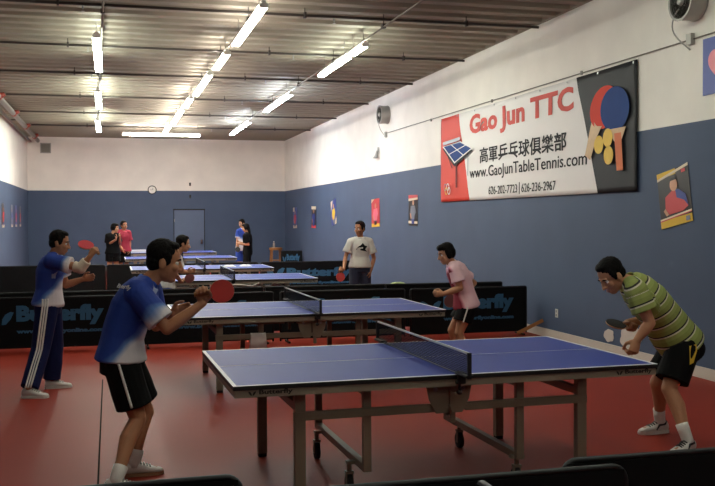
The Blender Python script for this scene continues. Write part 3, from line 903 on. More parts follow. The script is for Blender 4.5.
# ------------------------------------------------------------------ barriers
def make_barrier(w, text=True, big=False, h=0.70, frame='barrier_frame', rr=0.06):
    t = empty('court_barrier')
    q = MB()
    pts = [(-w / 2, 0, 0.02)]
    for k in range(7):
        a = pi - k * pi / 12
        pts.append((-w / 2 + rr + rr * cos(a), 0, h - rr + rr * sin(a)))
    for k in range(7):
        a = pi / 2 - k * pi / 12
        pts.append((w / 2 - rr + rr * cos(a), 0, h - rr + rr * sin(a)))
    pts.append((w / 2, 0, 0.02))
    q.tube([V(p) for p in pts], 0.0125, None, 10, ref=(0, 1, 0))
    q.cyl((-w / 2, 0, 0.06), (w / 2, 0, 0.06), 0.0125, n=10)
    q.build('frame', M[frame], t, smooth=True)
    q = MB()
    nx, nz = 40, 10
    for sgn in (1,):
        gr = []
        for i in range(nx + 1):
            row = []
            for j in range(nz + 1):
                x = -w / 2 + 0.012 + (w - 0.024) * i / nx
                z = 0.045 + (h - 0.055) * j / nz
                yy = -0.014 + 0.004 * noise.noise(V((x * 3, z * 5, w)))
                row.append(q.bm.verts.new((x, yy, z)))
            gr.append(row)
        for i in range(nx):
            for j in range(nz):
                q.bm.faces.new((gr[i][j], gr[i + 1][j], gr[i + 1][j + 1], gr[i][j + 1]))
    r = bmesh.ops.extrude_face_region(q.bm, geom=q.bm.faces[:])
    for v in [g for g in r['geom'] if isinstance(g, bmesh.types.BMVert)]:
        v.co.y += 0.028
    q.build('cloth_panel', M['barrier_cloth'], t)
    for sx in (-1, 1):
        q = MB(); q.box((sx * (w / 2 - (0.10 if text else 0.26)), 0, 0.012), (0.03, 0.30, 0.024), bevel=0.004); q.cyl((sx * (w / 2 - (0.10 if text else 0.26)), 0, 0.02), (sx * (w / 2 - (0.10 if text else 0.26)), 0, 0.06), 0.01, n=8)
        q.build('foot', M[frame], t)
    if text:
        k = 1.45 if big else 1.0
        x0 = -w / 2 + (0.14 if big else 0.16)
        for wg in wings(x0 + 0.14 * k, 0.435, 0.25 * k):
            q = MB(); q.prism([(a_, -0.0195, c_) for a_, c_ in wg], (0, -0.002, 0)); q.build('logo_wing', M['cyan'], t)
        text_obj('lettering', 'Butterfly', 0.3, M['cyan'], t, (x0 + 0.33 * k, -0.0195, 0.335 if not big else 0.29), (1, 0, 0), (0, 0, 1), 0.018, 1.10 * k, 0.27 * (1.0 if big else 1), 0.002)
        text_obj('web_lettering', 'www.butterflyonline.com', 0.1, M['cyan'], t, (x0 + 0.33 * k, -0.0195, 0.225 if not big else 0.15), (1, 0, 0), (0, 0, 1), 0.006, 1.10 * k, 0.068 * (1.2 if big else 1), 0.002)
    return t
B1 = make_barrier(1.80, rr=0.025)
row_a = [(-1.43, 7.62, 'barrier with cyan lettering behind the player in tracksuit trousers'), (0.62, 7.56, 'lettered barrier behind the left half of the second table'),
         (2.52, 7.55, 'lettered barrier behind the right half of the second table'), (4.38, 7.46, 'barrier with cyan lettering behind the pink shirted woman, by the right wall')]
for i, (x, y, lab) in enumerate(row_a):
    o = B1 if i == 0 else dup(B1)
    o.location = (x, y, 0); o.rotation_euler = (0, 0, (-0.03, 0.012, 0, 0.012)[i])
    tag(o, lab, 'barrier', 'lettered court barriers behind the second table')
B2 = make_barrier(1.80, text=False)
B2W = make_barrier(1.91, text=False, rr=0.02)
for i, (x, y, lab) in enumerate([(-1.36, 8.52, 'plain barrier right behind the lettered one of the tracksuit player'), (0.58, 8.55, 'plain barrier behind the second table, left of its net'),
                                 (2.52, 8.55, 'plain barrier in front of the player in the pale grey T-shirt'), (4.38, 8.50, 'plain barrier by the right wall, showing above the one behind the pink shirted woman')]):
    o = B2W if i == 0 else dup(B2W)
    o.location = (x, y, 0); o.rotation_euler = (0, 0, pi + (0.01, -0.008, 0.006, -0.01)[i])
    tag(o, lab, 'barrier', 'plain court barriers back to back with the lettered ones')
B3 = make_barrier(2.30, big=True)
o = make_barrier(2.30, text=False); o.location = (-1.91, 16.72, 0)
tag(o, 'plain far barrier below the two people chatting at the left', 'barrier', 'far court barriers')
o = dup(o); o.location = (0.42, 16.72, 0)
tag(o, 'plain far barrier behind the left half of the fourth table', 'barrier', 'far court barriers')
B3.location = (3.93, 16.72, 0)
tag(B3, 'far barrier with big cyan lettering left of the grey T-shirt player', 'barrier', 'far court barriers')
o = make_barrier(1.1, text=False); o.location = (2.18, 16.76, 0)
tag(o, 'short plain far barrier behind the right end of the fourth table', 'barrier', 'far court barriers')
# near barriers along the bottom edge, seen from behind
o = B2; o.location = (-1.07, -1.65, 0); o.rotation_euler = (0, 0, 0.02)
tag(o, 'near black barrier with a rounded corner at the bottom left edge', 'barrier', 'near barriers along the bottom edge')
o = dup(B2); o.location = (0.45, -1.90, 0); o.rotation_euler = (0, 0, 0.0)
tag(o, 'near black barrier at the bottom centre, under the big table', 'barrier', 'near barriers along the bottom edge')
o = dup(B2); o.location = (2.04, -1.78, 0); o.rotation_euler = (0, 0, -0.01)
tag(o, 'near dark barrier at the bottom right corner, below the striped polo player', 'barrier', 'near barriers along the bottom edge')
B4 = make_barrier(1.80, text=False, frame='rail_grey')
B4.location = (0.70, -2.83, 0); B4.rotation_euler = (0, 0, pi / 2)
tag(B4, 'barrier standing end on at the bottom centre with a grey top rail', 'barrier', 'near barriers along the bottom edge')
# folded barriers leaning at the far right corner
o = dup(B1); o.location = (5.0, 24.5, 0); o.rotation_euler = (0, 0, -0.15); o.scale = (0.38, 1, 1.0)
tag(o, 'dark folded barrier with a cyan print in the far right corner', 'barrier')

# ------------------------------------------------------------------ small things
# wooden stool with a bottle
st = tag(empty('wooden_stool', (4.68, 25.6, 0)), 'wooden stool by the back wall right of the far tables', 'stool')
q = MB(); q.cyl((0, 0, 0.70), (0, 0, 0.78), 0.22, n=24); q.build('seat', M['wood'], st)
for sx in (-1, 1):
    for sy in (-1, 1):
        q = MB(); q.cyl((sx * .18, sy * .18, 0), (sx * .14, sy * .14, 0.71), 0.025, n=10); q.build('leg', M['wood'], st)
q = MB()
for s in (-1, 1):
    q.cyl((s * .165, -.165, .3), (s * .165, .165, .3), .014, n=8); q.cyl((-.165, s * .165, .36), (.165, s * .165, .36), .014, n=8)
q.build('stretcher', M['wood'], st)
bo = tag(empty('water_bottle', (4.61, 25.55, 0.78)), 'clear water bottle standing on the wooden stool', 'bottle')
q = MB(); q.loft([((0, 0, z_), V((r_, 0, 0)), V((0, r_, 0))) for z_, r_ in ((0, .03), (.005, .034), (.12, .034), (.15, .028), (.175, .014), (.19, .014))], None, 16); q.build('body', M['fan_grey'], bo, smooth=True)
q = MB(); q.cyl((0, 0, .19), (0, 0, .21), .016, n=12); q.build('cap', M['white_enamel'], bo)

def cloth_lump(name, loc, sx, sy, sz, m, label, cat, seed=0, group=None):
    q = MB()
    n = 14
    gr = []
    for i in range(n + 1):
        row = []
        for j in range(n + 1):
            a_, c_ = i / n * 2 - 1, j / n * 2 - 1
            hgt = sz * (max(0, 1 - abs(a_) ** 4) * max(0, 1 - abs(c_) ** 4)) * (0.65 + 0.35 * noise.noise(V((a_ * 2.5, c_ * 2.5, seed))))
            row.append(q.bm.verts.new((a_ * sx * (1 + .1 * noise.noise(V((c_ * 2, seed, 1)))), c_ * sy * (1 + .1 * noise.noise(V((a_ * 2, seed, 5)))), 0.003 + hgt)))
        gr.append(row)
    for i in range(n):
        for j in range(n):
            q.bm.faces.new((gr[i][j], gr[i + 1][j], gr[i + 1][j + 1], gr[i][j + 1]))
    r = bmesh.ops.extrude_face_region(q.bm, geom=q.bm.faces[:])
    for v in [g for g in r['geom'] if isinstance(g, bmesh.types.BMVert)]:
        v.co.z = 0.001
    o = q.build(name, m, None, smooth=True)
    o.location = loc
    return tag(o, label, cat, group)
cloth_lump('folded_towel', (1.66, 13.62, TH + .001), .13, .11, .05, M['cloth_white'], 'small white folded towel on the fourth table just right of its net', 'towel', 1, 'towels on the fourth table')
cloth_lump('folded_towel', (2.00, 13.72, TH + .001), .12, .10, .05, M['cloth_white'], 'small white folded towel on the fourth table, the one farther right', 'towel', 2, 'towels on the fourth table')
tw = tag(empty('paper_box', (0.14, 23.2, TH + .0015)), 'flat white box lying on the left end of the farthest table', 'box')
q = MB(); q.box((0, 0, .03), (.62, .40, .06), bevel=.006); q.build('carton', M['white_enamel'], tw)
q = MB(); q.box((0, 0, .064), (.64, .42, .014), bevel=.004); q.build('lid', M['cloth_white'], tw)
# towel hanging over the rail of the second table
q = MB()
prof = [(-0.022, 0.42), (-0.024, 0.5), (-0.022, 0.565), (-0.012, 0.578), (0.012, 0.578), (0.022, 0.565), (0.026, 0.5), (0.026, 0.40)]
gr = []
for i in range(13):
    x = -0.075 + 0.15 * i / 12
    gr.append([q.bm.verts.new((x * (1 + (0.58 - z_) * 0.8), y_ * 1.05 + 0.004 * sin(x * 70) * (0.58 - z_) * 5, z_)) for y_, z_ in prof])
for i in range(12):
    for j in range(len(prof) - 1):
        q.bm.faces.new((gr[i][j], gr[i + 1][j], gr[i + 1][j + 1], gr[i][j + 1]))
bmesh.ops.recalc_face_normals(q.bm, faces=q.bm.faces)
bmesh.ops.solidify(q.bm, geom=q.bm.faces[:], thickness=0.004)
o = q.build('hanging_towel', M['cloth_white'], None, smooth=True)
o.location = (0.76, 3.978, 0)
tag(o, 'small white towel hanging over the lower rail of the second table', 'towel')
# cord on barrier, cloth on barrier, stick
q = MB(); pts = []
for k in range(25):
    s = k / 24
    pts.append((1.02 + 0.46 * s, 8.55 + 0.03 * sin(s * 9), 0.736 + 0.010 * sin(s * 6) + (0.03 * (s - .8) * 5 if s > .8 else 0)))
q.tube(pts, 0.012, None, 8)
tag(q.build('pale_cord', M['cloth_grey'], smooth=True), 'pale cord lying along the top of the plain barrier behind the second table', 'cord')
cloth_lump('folded_cloth', (3.62, 8.50, 0.7125), .11, .035, .03, M['green_pale'], 'small pale green cloth on top of the plain barrier left of the pink shirted woman', 'cloth', 5)
q = MB(); q.box((0, 0, 0), (0.42, 0.03, 0.05), bevel=.005)
o = q.build('wooden_stick', M['wood']); o.location = (5.20, 7.16, 0.14); o.rotation_euler = (0, -0.5, -0.6)
tag(o, 'short wooden stick leaning against the foot of the right wall', 'stick')

# ------------------------------------------------------------------ people
JOINTS = {
    'serve': dict(head=(-0.307,1.030,1.426), neck=(-0.420,1.050,1.288), chest=(-0.512,1.050,1.126), waist=(-0.577,1.050,0.944), pelvis=(-0.592,1.050,0.800), shR=(-0.490,0.880,1.243), shL=(-0.395,1.210,1.230), elR=(-0.308,0.810,1.008), wrR=(-0.120,0.850,1.178), elL=(-0.354,1.290,0.976), wrL=(-0.253,1.170,1.074), hipR=(-0.593,0.960,0.787), hipL=(-0.565,1.140,0.766), knR=(-0.490,0.950,0.413), knL=(-0.431,1.190,0.408), anR=(-0.633,0.730,0.085), anL=(-0.515,1.121,0.085)),
    'track': dict(head=(-1.139,4.530,1.480), neck=(-1.194,4.550,1.345), chest=(-1.234,4.550,1.191), waist=(-1.246,4.550,1.022), pelvis=(-1.257,4.550,0.882), shR=(-1.214,4.380,1.308), shL=(-1.175,4.720,1.303), elR=(-0.929,4.270,1.240), wrR=(-0.876,4.250,1.366), elL=(-1.093,4.770,1.044), wrL=(-0.924,4.710,1.105), hipR=(-1.261,4.460,0.860), hipL=(-1.244,4.640,0.844), knR=(-1.321,4.430,0.441), knL=(-1.213,4.690,0.432), anR=(-1.422,4.232,0.085), anL=(-1.238,4.705,0.085)),
    'polo': dict(head=(2.928,0.950,1.272), neck=(3.073,0.950,1.225), chest=(3.232,0.950,1.087), waist=(3.403,0.950,0.916), pelvis=(3.523,0.950,0.753), shL=(3.016,0.760,1.173), shR=(3.273,1.140,1.155), elL=(3.099,0.710,0.944), wrL=(3.007,0.730,0.822), elR=(3.457,1.210,0.918), wrR=(3.254,1.150,0.900), hipL=(3.465,0.850,0.730), hipR=(3.564,1.050,0.716), knL=(3.321,0.810,0.438), knR=(3.425,1.130,0.424), anL=(3.375,0.652,0.085), anR=(3.540,1.267,0.085)),
    'pink': dict(head=(3.101,4.950,1.296), neck=(3.174,4.950,1.173), chest=(3.260,4.950,1.038), waist=(3.321,4.950,0.850), pelvis=(3.352,4.950,0.698), shL=(3.150,4.790,1.118), shR=(3.309,5.110,1.099), elL=(3.201,4.750,0.914), wrL=(2.990,4.750,0.851), elR=(3.542,5.190,0.935), wrR=(3.308,5.110,0.815), hipL=(3.323,4.860,0.672), hipR=(3.381,5.040,0.666), knL=(3.220,4.850,0.387), knR=(3.224,5.090,0.395), anL=(3.281,4.850,0.027), anR=(3.284,5.150,0.042)),
    'grey': dict(head=(3.520,10.400,1.539), neck=(3.527,10.400,1.362), chest=(3.526,10.400,1.207), waist=(3.525,10.400,1.051), pelvis=(3.524,10.400,0.895), shR=(3.366,10.400,1.312), shL=(3.688,10.400,1.309), elR=(3.266,10.400,1.055), wrR=(3.165,10.280,0.873), elL=(3.776,10.400,1.030), wrL=(3.696,10.340,0.800), hipR=(3.435,10.400,0.862), hipL=(3.614,10.400,0.859), knR=(3.423,10.400,0.447), knL=(3.630,10.400,0.442), anR=(3.413,10.400,0.101), anL=(3.637,10.400,0.095)),
    'mid': dict(head=(0.407,9.020,1.345), neck=(0.302,9.020,1.166), chest=(0.227,9.020,1.032), waist=(0.167,9.020,0.869), pelvis=(0.136,9.020,0.719), shR=(0.239,8.850,1.129), shL=(0.343,9.190,1.114), elR=(0.270,8.800,0.909), wrR=(0.381,8.740,0.836), elL=(0.373,9.220,0.929), wrL=(0.478,9.220,0.912), hipR=(0.130,8.930,0.696), hipL=(0.155,9.110,0.683), knR=(0.200,8.920,0.367), knL=(0.256,9.120,0.362), anR=(0.109,8.920,0.057), anL=(0.179,9.120,0.047)),
    'bw': dict(head=(-0.527,19.000,1.513), neck=(-0.577,19.000,1.368), chest=(-0.591,19.000,1.218), waist=(-0.581,19.000,1.042), pelvis=(-0.583,19.000,0.892), shR=(-0.699,19.000,1.319), shL=(-0.457,18.980,1.317), elR=(-0.713,19.000,1.094), wrR=(-0.508,18.750,1.234), elL=(-0.410,18.970,1.116), wrL=(-0.411,18.750,1.270), hipR=(-0.656,19.000,0.855), hipL=(-0.510,19.000,0.853), knR=(-0.672,19.000,0.467), knL=(-0.502,19.000,0.464), anR=(-0.677,19.000,0.067), anL=(-0.495,19.000,0.062)),
    'red': dict(head=(-0.289,20.300,1.572), neck=(-0.291,20.300,1.427), chest=(-0.305,20.300,1.268), waist=(-0.307,20.300,1.083), pelvis=(-0.309,20.300,0.911), shR=(-0.432,20.300,1.375), shL=(-0.176,20.300,1.373), elR=(-0.423,20.280,1.111), wrR=(-0.337,20.100,0.931), elL=(-0.140,20.300,1.108), wrL=(-0.161,20.250,0.924), hipR=(-0.387,20.300,0.872), hipL=(-0.233,20.300,0.870), knR=(-0.391,20.300,0.476), knL=(-0.237,20.300,0.473), anR=(-0.395,20.300,0.079), anL=(-0.228,20.300,0.075)),
    'black': dict(head=(3.108,21.500,1.473), neck=(3.142,21.500,1.330), chest=(3.155,21.500,1.158), waist=(3.162,21.500,0.957), pelvis=(3.152,21.500,0.786), shL=(3.075,21.340,1.247), shR=(3.207,21.660,1.255), elL=(3.153,21.300,1.005), wrL=(2.940,21.300,1.022), elR=(3.196,21.700,0.995), wrR=(2.981,21.600,1.057), hipL=(3.138,21.410,0.746), hipR=(3.164,21.590,0.739), knL=(3.091,21.400,0.333), knR=(3.133,21.600,0.322), anL=(3.116,21.400,-0.068), anR=(3.159,21.600,-0.081)),
    'blue': dict(head=(3.090,22.200,1.600), neck=(3.095,22.200,1.439), chest=(3.093,22.200,1.263), waist=(3.083,22.200,1.057), pelvis=(3.084,22.200,0.852), shL=(2.988,22.150,1.367), shR=(3.204,22.250,1.364), elL=(2.953,22.150,1.118), wrL=(2.947,22.000,0.918), elR=(3.224,22.200,1.115), wrR=(3.093,22.000,1.033), hipL=(3.016,22.200,0.809), hipR=(3.157,22.200,0.807), knL=(3.013,22.200,0.383), knR=(3.160,22.200,0.381), anL=(3.009,22.200,-0.028), anR=(3.156,22.200,-0.031)),

}
def lerp(a, b, t): return a + (b - a) * t

def hand(mb, wrist, fdir, idx, side, curl, k=1.0, thumb=0.6):
    """palm, four fingers and a thumb; idx points from the little finger to the index finger"""
    f = V(fdir).normalized()
    i_ = (V(idx) - f * V(idx).dot(f)).normalized()
    pn = f.cross(i_) * (-1 if side == 'R' else 1)       # out of the palm
    w = V(wrist)
    rings = []
    for d, hw, ht in ((-0.01, .026, .020), (.02, .031, .018), (.05, .038, .016), (.085, .040, .014)):
        rings.append((w + f * d * k, i_ * hw * k, pn * ht * k))
    mb.loft(rings, None, 14)
    mb.ball(w + f * .03 * k + i_ * .022 * k + pn * .010 * k, .019 * k, seg=10)
    for j, (off, L, r) in enumerate(((.029, .074, .0092), (.0095, .082, .0096), (-.0105, .076, .0092), (-.029, .060, .0082))):
        p = w + f * (.082 - abs(off - .01) * .25) * k + i_ * off * k
        pts = [p - f * .02 * k, p]
        ang = 0
        spread = off * 2.2
        for seg, part in enumerate((.46, .30, .24)):
            ang += curl * (0.9, 1.1, .8)[seg]
            d = (f * cos(ang) + pn * sin(ang)) + i_ * spread * (1 - min(1, curl))
            p = p + d.normalized() * L * part * k
            pts.append(p)
        rr = [r * k * 1.05, r * k * 1.05, r * k, r * k * .92, r * k * .8]
        mb.tube(pts, rr, None, 8)
        mb.ball(pts[-1], r * k * .8, seg=8)
    p0 = w + f * .018 * k + i_ * .026 * k + pn * .006 * k
    d1 = (f * .62 + i_ * .62 + pn * (.25 + .35 * min(1, curl))).normalized()
    p1 = p0 + d1 * .042 * k
    d2 = (f * .85 + i_ * (.35 - .55 * min(1, curl)) + pn * (.2 + thumb * min(1, curl))).normalized()
    p2 = p1 + d2 * .032 * k
    p3 = p2 + (d2 * .8 - i_ * .25 * curl + pn * .2 * curl).normalized() * .025 * k
    mb.tube([p0, p1, p2, p3], [.015 * k, .0125 * k, .011 * k, .009 * k], None, 8)
    mb.ball(p3, .009 * k, seg=8)

def make_paddle(front, back, label, centre, h, nrm, name='table_tennis_paddle'):
    h = V(h).normalized(); n_ = (V(nrm) - h * V(nrm).dot(h)).normalized(); s = h.cross(n_)
    t = tag(empty(name, centre), label, 'paddle', None)
    t.rotation_euler = Matrix(((s.x, h.x, n_.x), (s.y, h.y, n_.y), (s.z, h.z, n_.z))).to_euler()
    out = [(0.075 * cos(a), 0.079 * sin(a)) for a in [radians(-68 + (316 * k / 36)) for k in range(37)]]
    out = [(0.075 * sin(a), -0.079 * cos(a)) for a in [radians(20 + 320 * k / 36) for k in range(37)]]
    q = MB(); q.prism([(x, y, -0.003) for x, y in out] + [(-0.016, -0.095, -0.003), (0.016, -0.095, -0.003)], (0, 0, 0.006)); q.build('blade', M['pale_wood'], t)
    cut = [p for p in out]
    for sg, m in ((1, front), (-1, back)):
        q = MB(); q.prism([(x * .985, y * .985, sg * 0.0032) for x, y in cut], (0, 0, sg * 0.0038)); q.build('rubber', M[m], t)
    q = MB(); q.loft([((0, -0.072, 0), V((.016, 0, 0)), V((0, 0, .010))), ((0, -0.09, 0), V((.014, 0, 0)), V((0, 0, .0115))), ((0, -0.14, 0), V((.0135, 0, 0)), V((0, 0, .0115))), ((0, -0.178, 0), V((.017, 0, 0)), V((0, 0, .0125)))], None, 14)
    q.build('handle', M['wood'], t, smooth=True)
    return t

def person(key, label, spec):
    J = {k: V(v) for k, v in JOINTS[key].items()}
    vox = spec.get('vox', 0.006)
    k = spec.get('k', 1.0)
    fwd = V(spec['fwd']).normalized()                        # body front, horizontal
    # feet on the floor
    feet = {}
    for s in 'RL':
        a = J['an' + s]
        J['an' + s] = V((a.x, a.y, 0.085))
    # paddle drives the wrist of the hand that holds it
    grips = {}
    if 'paddle' in spec:
        p = spec['paddle']
        c = V(p['c']); h = (V(p['h'])).normalized(); nn = (V(p['n']) - h * V(p['n']).dot(h)).normalized()
        s = p['hand']
        fist = c - h * 0.128
        el = J['el' + s]
        f_ = fist - el
        f_ = (f_ - h * f_.dot(h))
        f_ = f_.normalized() if f_.length > 0.03 else nn
        f_ = (f_ * 0.8 + nn * p.get('wrap', 0.0)).normalized()
        f_ = (f_ - h * f_.dot(h)).normalized()
        pn = f_.cross(h) * (-1 if s == 'R' else 1)
        J['wr' + s] = fist - f_ * 0.066 - pn * 0.026
        grips[s] = (f_, h)
        make_paddle(p['front'], p['back'], p['label'], c, h, nn)
    org = V((J['pelvis'].x, J['pelvis'].y, 0))
    root = tag(empty('person', org), label, 'person', None)
    hipax = (J['hipR'] - J['hipL']).normalized()
    shax = (J['shR'] - J['shL']).normalized()
    sp = [J['pelvis'], J['waist'], J['chest'], J['neck']]
    def spine(t):
        t = max(0, min(2.9999, t)); i = int(t); u = t - i
        p0 = sp[max(0, i - 1)]; p1 = sp[i]; p2 = sp[i + 1]; p3 = sp[min(3, i + 2)]
        return 0.5 * ((2 * p1) + (p2 - p0) * u + (2 * p0 - 5 * p1 + 4 * p2 - p3) * u * u + (3 * p1 - p0 - 3 * p2 + p3) * u ** 3)
    prof = [(0.0, .158, .108), (.5, .150, .105), (1.0, .142, .100), (1.5, .150, .106), (2.0, .162, .112), (2.45, .158, .100), (2.75, .115, .078), (3.0, .066, .062)]
    belly = spec.get('belly', 0.0)
    def torso_rings(off, lo=-0.4, hi=3.0, flare=0.0):
        rings = []
        for t, hw, hd in prof:
            if t > hi: continue
            c = spine(t)
            tn = (spine(min(3, t + .15)) - spine(max(0, t - .15))).normalized()
            l = lerp(hipax, shax, t / 3); l = (l - tn * l.dot(tn)).normalized()
            d = tn.cross(l)
            d = d if d.dot(fwd) > 0 else -d
            bl = belly * max(0, 1 - abs(t - .8) / 1.0)
            fl = flare * max(0, 1 - t / 1.2)
            rings.append((c + d * bl * .5, l * (hw * k + off + fl), d * (hd * k + off + bl * .5 + fl)))
        if lo < 0:
            c, l, d = rings[0]
            tn = (spine(.3) - spine(0)).normalized()
            rings.insert(0, (c + tn * lo * .25, l * .97, d * .97))
        return rings
    def limb(mb, pts, rads, n=14):
        mb.tube(pts, rads, None, n)
        for p, r in zip(pts, rads):
            mb.ball(p, r * .995, seg=12)
    def along(a, b, t): return a + (b - a) * t
    # ---- head frame
    hf = V(spec['face']).normalized()
    hu = V(spec.get('up', (0, 0, 1))); hu = (hu - hf * hu.dot(hf)).normalized()
    hs = hf.cross(hu)
    hc = J['head']; hk = spec.get('hk', 1.0)
    ax = (hs, hf, hu)
    def H(s_, f_, u_): return hc + (hs * s_ + hf * f_ + hu * u_) * hk
    def hb(mb, c, r, seg=18): mb.ball(H(*c), [x * hk for x in r], None, ax, seg)
    # ---- body
    mb = MB()
    mb.loft(torso_rings(0.0), None, 24)
    for s in 'RL':
        mb.ball(J['sh' + s], .056 * k, seg=14)
        limb(mb, [lerp(J['sh' + s], J['neck'], .55), J['sh' + s]], [.052 * k, .054 * k])
        sh, el, wr = J['sh' + s], J['el' + s], J['wr' + s]
        limb(mb, [sh, along(sh, el, .4), el], [.050 * k, .046 * k, .036 * k])
        limb(mb, [el, along(el, wr, .3), along(el, wr, .75), wr], [.037 * k, .040 * k, .030 * k, .025 * k])
        hp, kn, an = J['hip' + s], J['kn' + s], J['an' + s]
        limb(mb, [hp, along(hp, kn, .45), along(hp, kn, .9), kn], [.088 * k, .076 * k, .054 * k, .052 * k])
        back = -fwd * 0.018
        limb(mb, [kn, along(kn, an, .32) + back, along(kn, an, .7) + back * .3, an], [.050 * k, .054 * k, .038 * k, .034 * k])
        td = V(spec.get('toe' + s, spec['fwd'])); td.z = 0; td.normalize()
        feet[s] = td
        # foot
        g = V((an.x, an.y, 0.04))
        mb.tube([g - td * .05, g, g + td * .08, g + td * .155], [.024, .028, .024, .014], None, 12, flat=1.05, ref=(0, 0, 1))
        # hand
        if s in grips:
            hand(mb, wr, grips[s][0], grips[s][1], s, 1.05, k)
        else:
            fd = V(spec.get('fdir' + s, wr - el)); ix = V(spec.get('idx' + s, fwd))
            hand(mb, wr, fd, ix, s, spec.get('curl' + s, 0.45), k)
    mb.tube([J['neck'] - (J['neck'] - J['chest']).normalized() * .03, lerp(J['neck'], H(0, -.012, -.05), .5), H(0, -.012, -.05)], [.062 * k, .054 * k, .052 * k], None, 16)
    hb(mb, (0, -.012, .035), (.074, .094, .088))
    hb(mb, (0, .022, -.03), (.060, .068, .082))
    hb(mb, (0, .010, -.060), (.055, .058, .046))
    hb(mb, (0, .052, -.086), (.034, .030, .026))
    hb(mb, (0, .074, .026), (.050, .015, .012))
    mb.tube([H(0, .082, .018), H(0, .098, -.012), H(0, .106, -.028)], [.009 * hk, .011 * hk, .014 * hk], None, 10)
    hb(mb, (0, .106, -.028), (.014, .013, .012), 10)
    for s in (-1, 1):
        hb(mb, (s * .014, .092, -.030), (.010, .012, .009), 10)
        hb(mb, (s * .036, .062, -.022), (.024, .022, .022), 12)
        hb(mb, (s * .074, -.008, -.010), (.011, .022, .033), 12)
    hb(mb, (0, .084, -.058), (.024, .010, .007), 12)
    hb(mb, (0, .082, -.070), (.020, .010, .008), 12)
    body = voxel(mb, 'body', M[spec.get('skin', 'skin')], root, org, vox, 2)
    # ---- face details
    for s in (-1, 1):
        q = MB(); q.ball(H(s * .030, .0685, .006), .0125 * hk, M['eye_white'], ax, 12)
        q.ball(H(s * .030, .0765, .006), .0065 * hk, M['eye_dark'], ax, 10)
        q.build('eye', None, root, org, True)
        q = MB(); q.tube([H(s * .014, .086, .027), H(s * .030, .086, .032), H(s * .048, .074, .026)], [.004 * hk, .005 * hk, .003 * hk], None, 8)
        q.build('eyebrow', M['hair'], root, org, True)
    q = MB(); q.ball(H(0, .0905, -.064), (.021 * hk, .006 * hk, .0045 * hk), None, ax, 12); q.build('mouth', M['lips'], root, org, True)
    # ---- hair
    q = MB()
    hb(q, (0, -.022, .048), (.082, .093, .086))
    hb(q, (0, -.050, -.004), (.070, .056, .064))
    hb(q, (0, .022, .100), (.056, .046, .026))
    for s in (-1, 1):
        hb(q, (s * .068, .012, .022), (.014, .024, .040))
    style = spec.get('hair', 'short')
    if style in ('bob', 'long'):
        hb(q, (0, -.052, .01), (.088, .066, .085))
        hb(q, (0, .040, .088), (.066, .052, .038))
        for s in (-1, 1): hb(q, (s * .074, -.004, .0), (.020, .040, .060))
    if style == 'long':
        hb(q, (0, -.078, -.09), (.070, .040, .12))
    voxel(q, 'hair', M['hair'], root, org, max(.005, vox), 1, 0.006, 55)
    # ---- shirt
    sh_spec = spec['shirt']
    off = sh_spec.get('off', .017)
    q = MB()
    q.loft(torso_rings(off, lo=sh_spec.get('lo', -0.25), flare=sh_spec.get('flare', .012)), None, 24)
    sleeves = {}
    for s in 'RL':
        sh, el = J['sh' + s], J['el' + s]
        fr = sh_spec.get('sleeve', .72)
        q.ball(sh, .056 * k + off, seg=14)
        limb2 = [lerp(sh, J['neck'], .6), sh]
        q.tube(limb2, [.056 * k + off * .6, .055 * k + off], None, 14); q.ball(limb2[0], .054 * k + off * .6, seg=12)
        e = along(sh, el, fr)
        q.tube([sh, along(sh, e, .5), e], [.052 * k + off, .051 * k + off * 1.2, .049 * k + off * 1.7], None, 16)
        sleeves[s] = (sh, e)
    nk, ch = J['neck'], J['chest']
    axis = (nk - J['pelvis'])
    aln = axis.length; axn = axis / aln
    fperp = (fwd - axn * fwd.dot(axn)).normalized()
    mode = sh_spec.get('mode')
    def attrs(me):
        if not mode: return
        at = me.attributes.new('along' if mode == 'stripe' else 'flash', 'FLOAT', 'POINT')
        vals = []
        for v in me.vertices:
            p = v.co
            best = None
            ts = (p - J['pelvis']).dot(axn) / aln
            tt = max(0, min(1, ts))
            dt = (p - spine(tt * 3)).length - .125
            for s, (a, e) in sleeves.items():
                d_ = e - a; u_ = max(0, min(1, (p - a).dot(d_) / d_.length_squared))
                dd = (p - (a + d_ * u_)).length - .07
                if u_ > .12 and dd < dt and (best is None or dd < best[0]):
                    best = (dd, u_, d_.length)
            if mode == 'stripe':
                if best: vals.append((1 - best[1]) * best[2] + 26 * .085 + .022)
                else: vals.append(1.0 + (p - J['pelvis']).dot((axn + V((0, 0, .3))).normalized()))
            else:
                nz_ = noise.noise(p * 7) * .16 + noise.noise(V((p.x * 5 + p.z * 9, p.y * 5, p.z * 3))) * .22
                if mode == 'front':
                    fn = (p - spine(tt * 3)).dot(fperp) / .12
                    vals.append(max(0, min(1, (fn - .62) * 2.2 + nz_ * 1.5)) if not best else 0.0)
                    continue
                if best:
                    vals.append((best[1] - .55) * 1.9 + nz_ * 1.4 + .18)
                else:
                    fn = (p - spine(tt * 3)).dot(fperp) / .12
                    x = fn * .85 + 1.12 - 2.7 * ts + nz_
                    if ts > .55 and .25 < fn + nz_ * .8 < .62:
                        x = max(x, .62)
                    vals.append(max(0, min(1, x)))
        at.data.foreach_set('value', vals)
    shirt = voxel(q, sh_spec.get('name', 'shirt'), M[sh_spec['mat']], root, org, max(vox, .007), 3, sh_spec.get('wr', .007), 8.0, attrs)
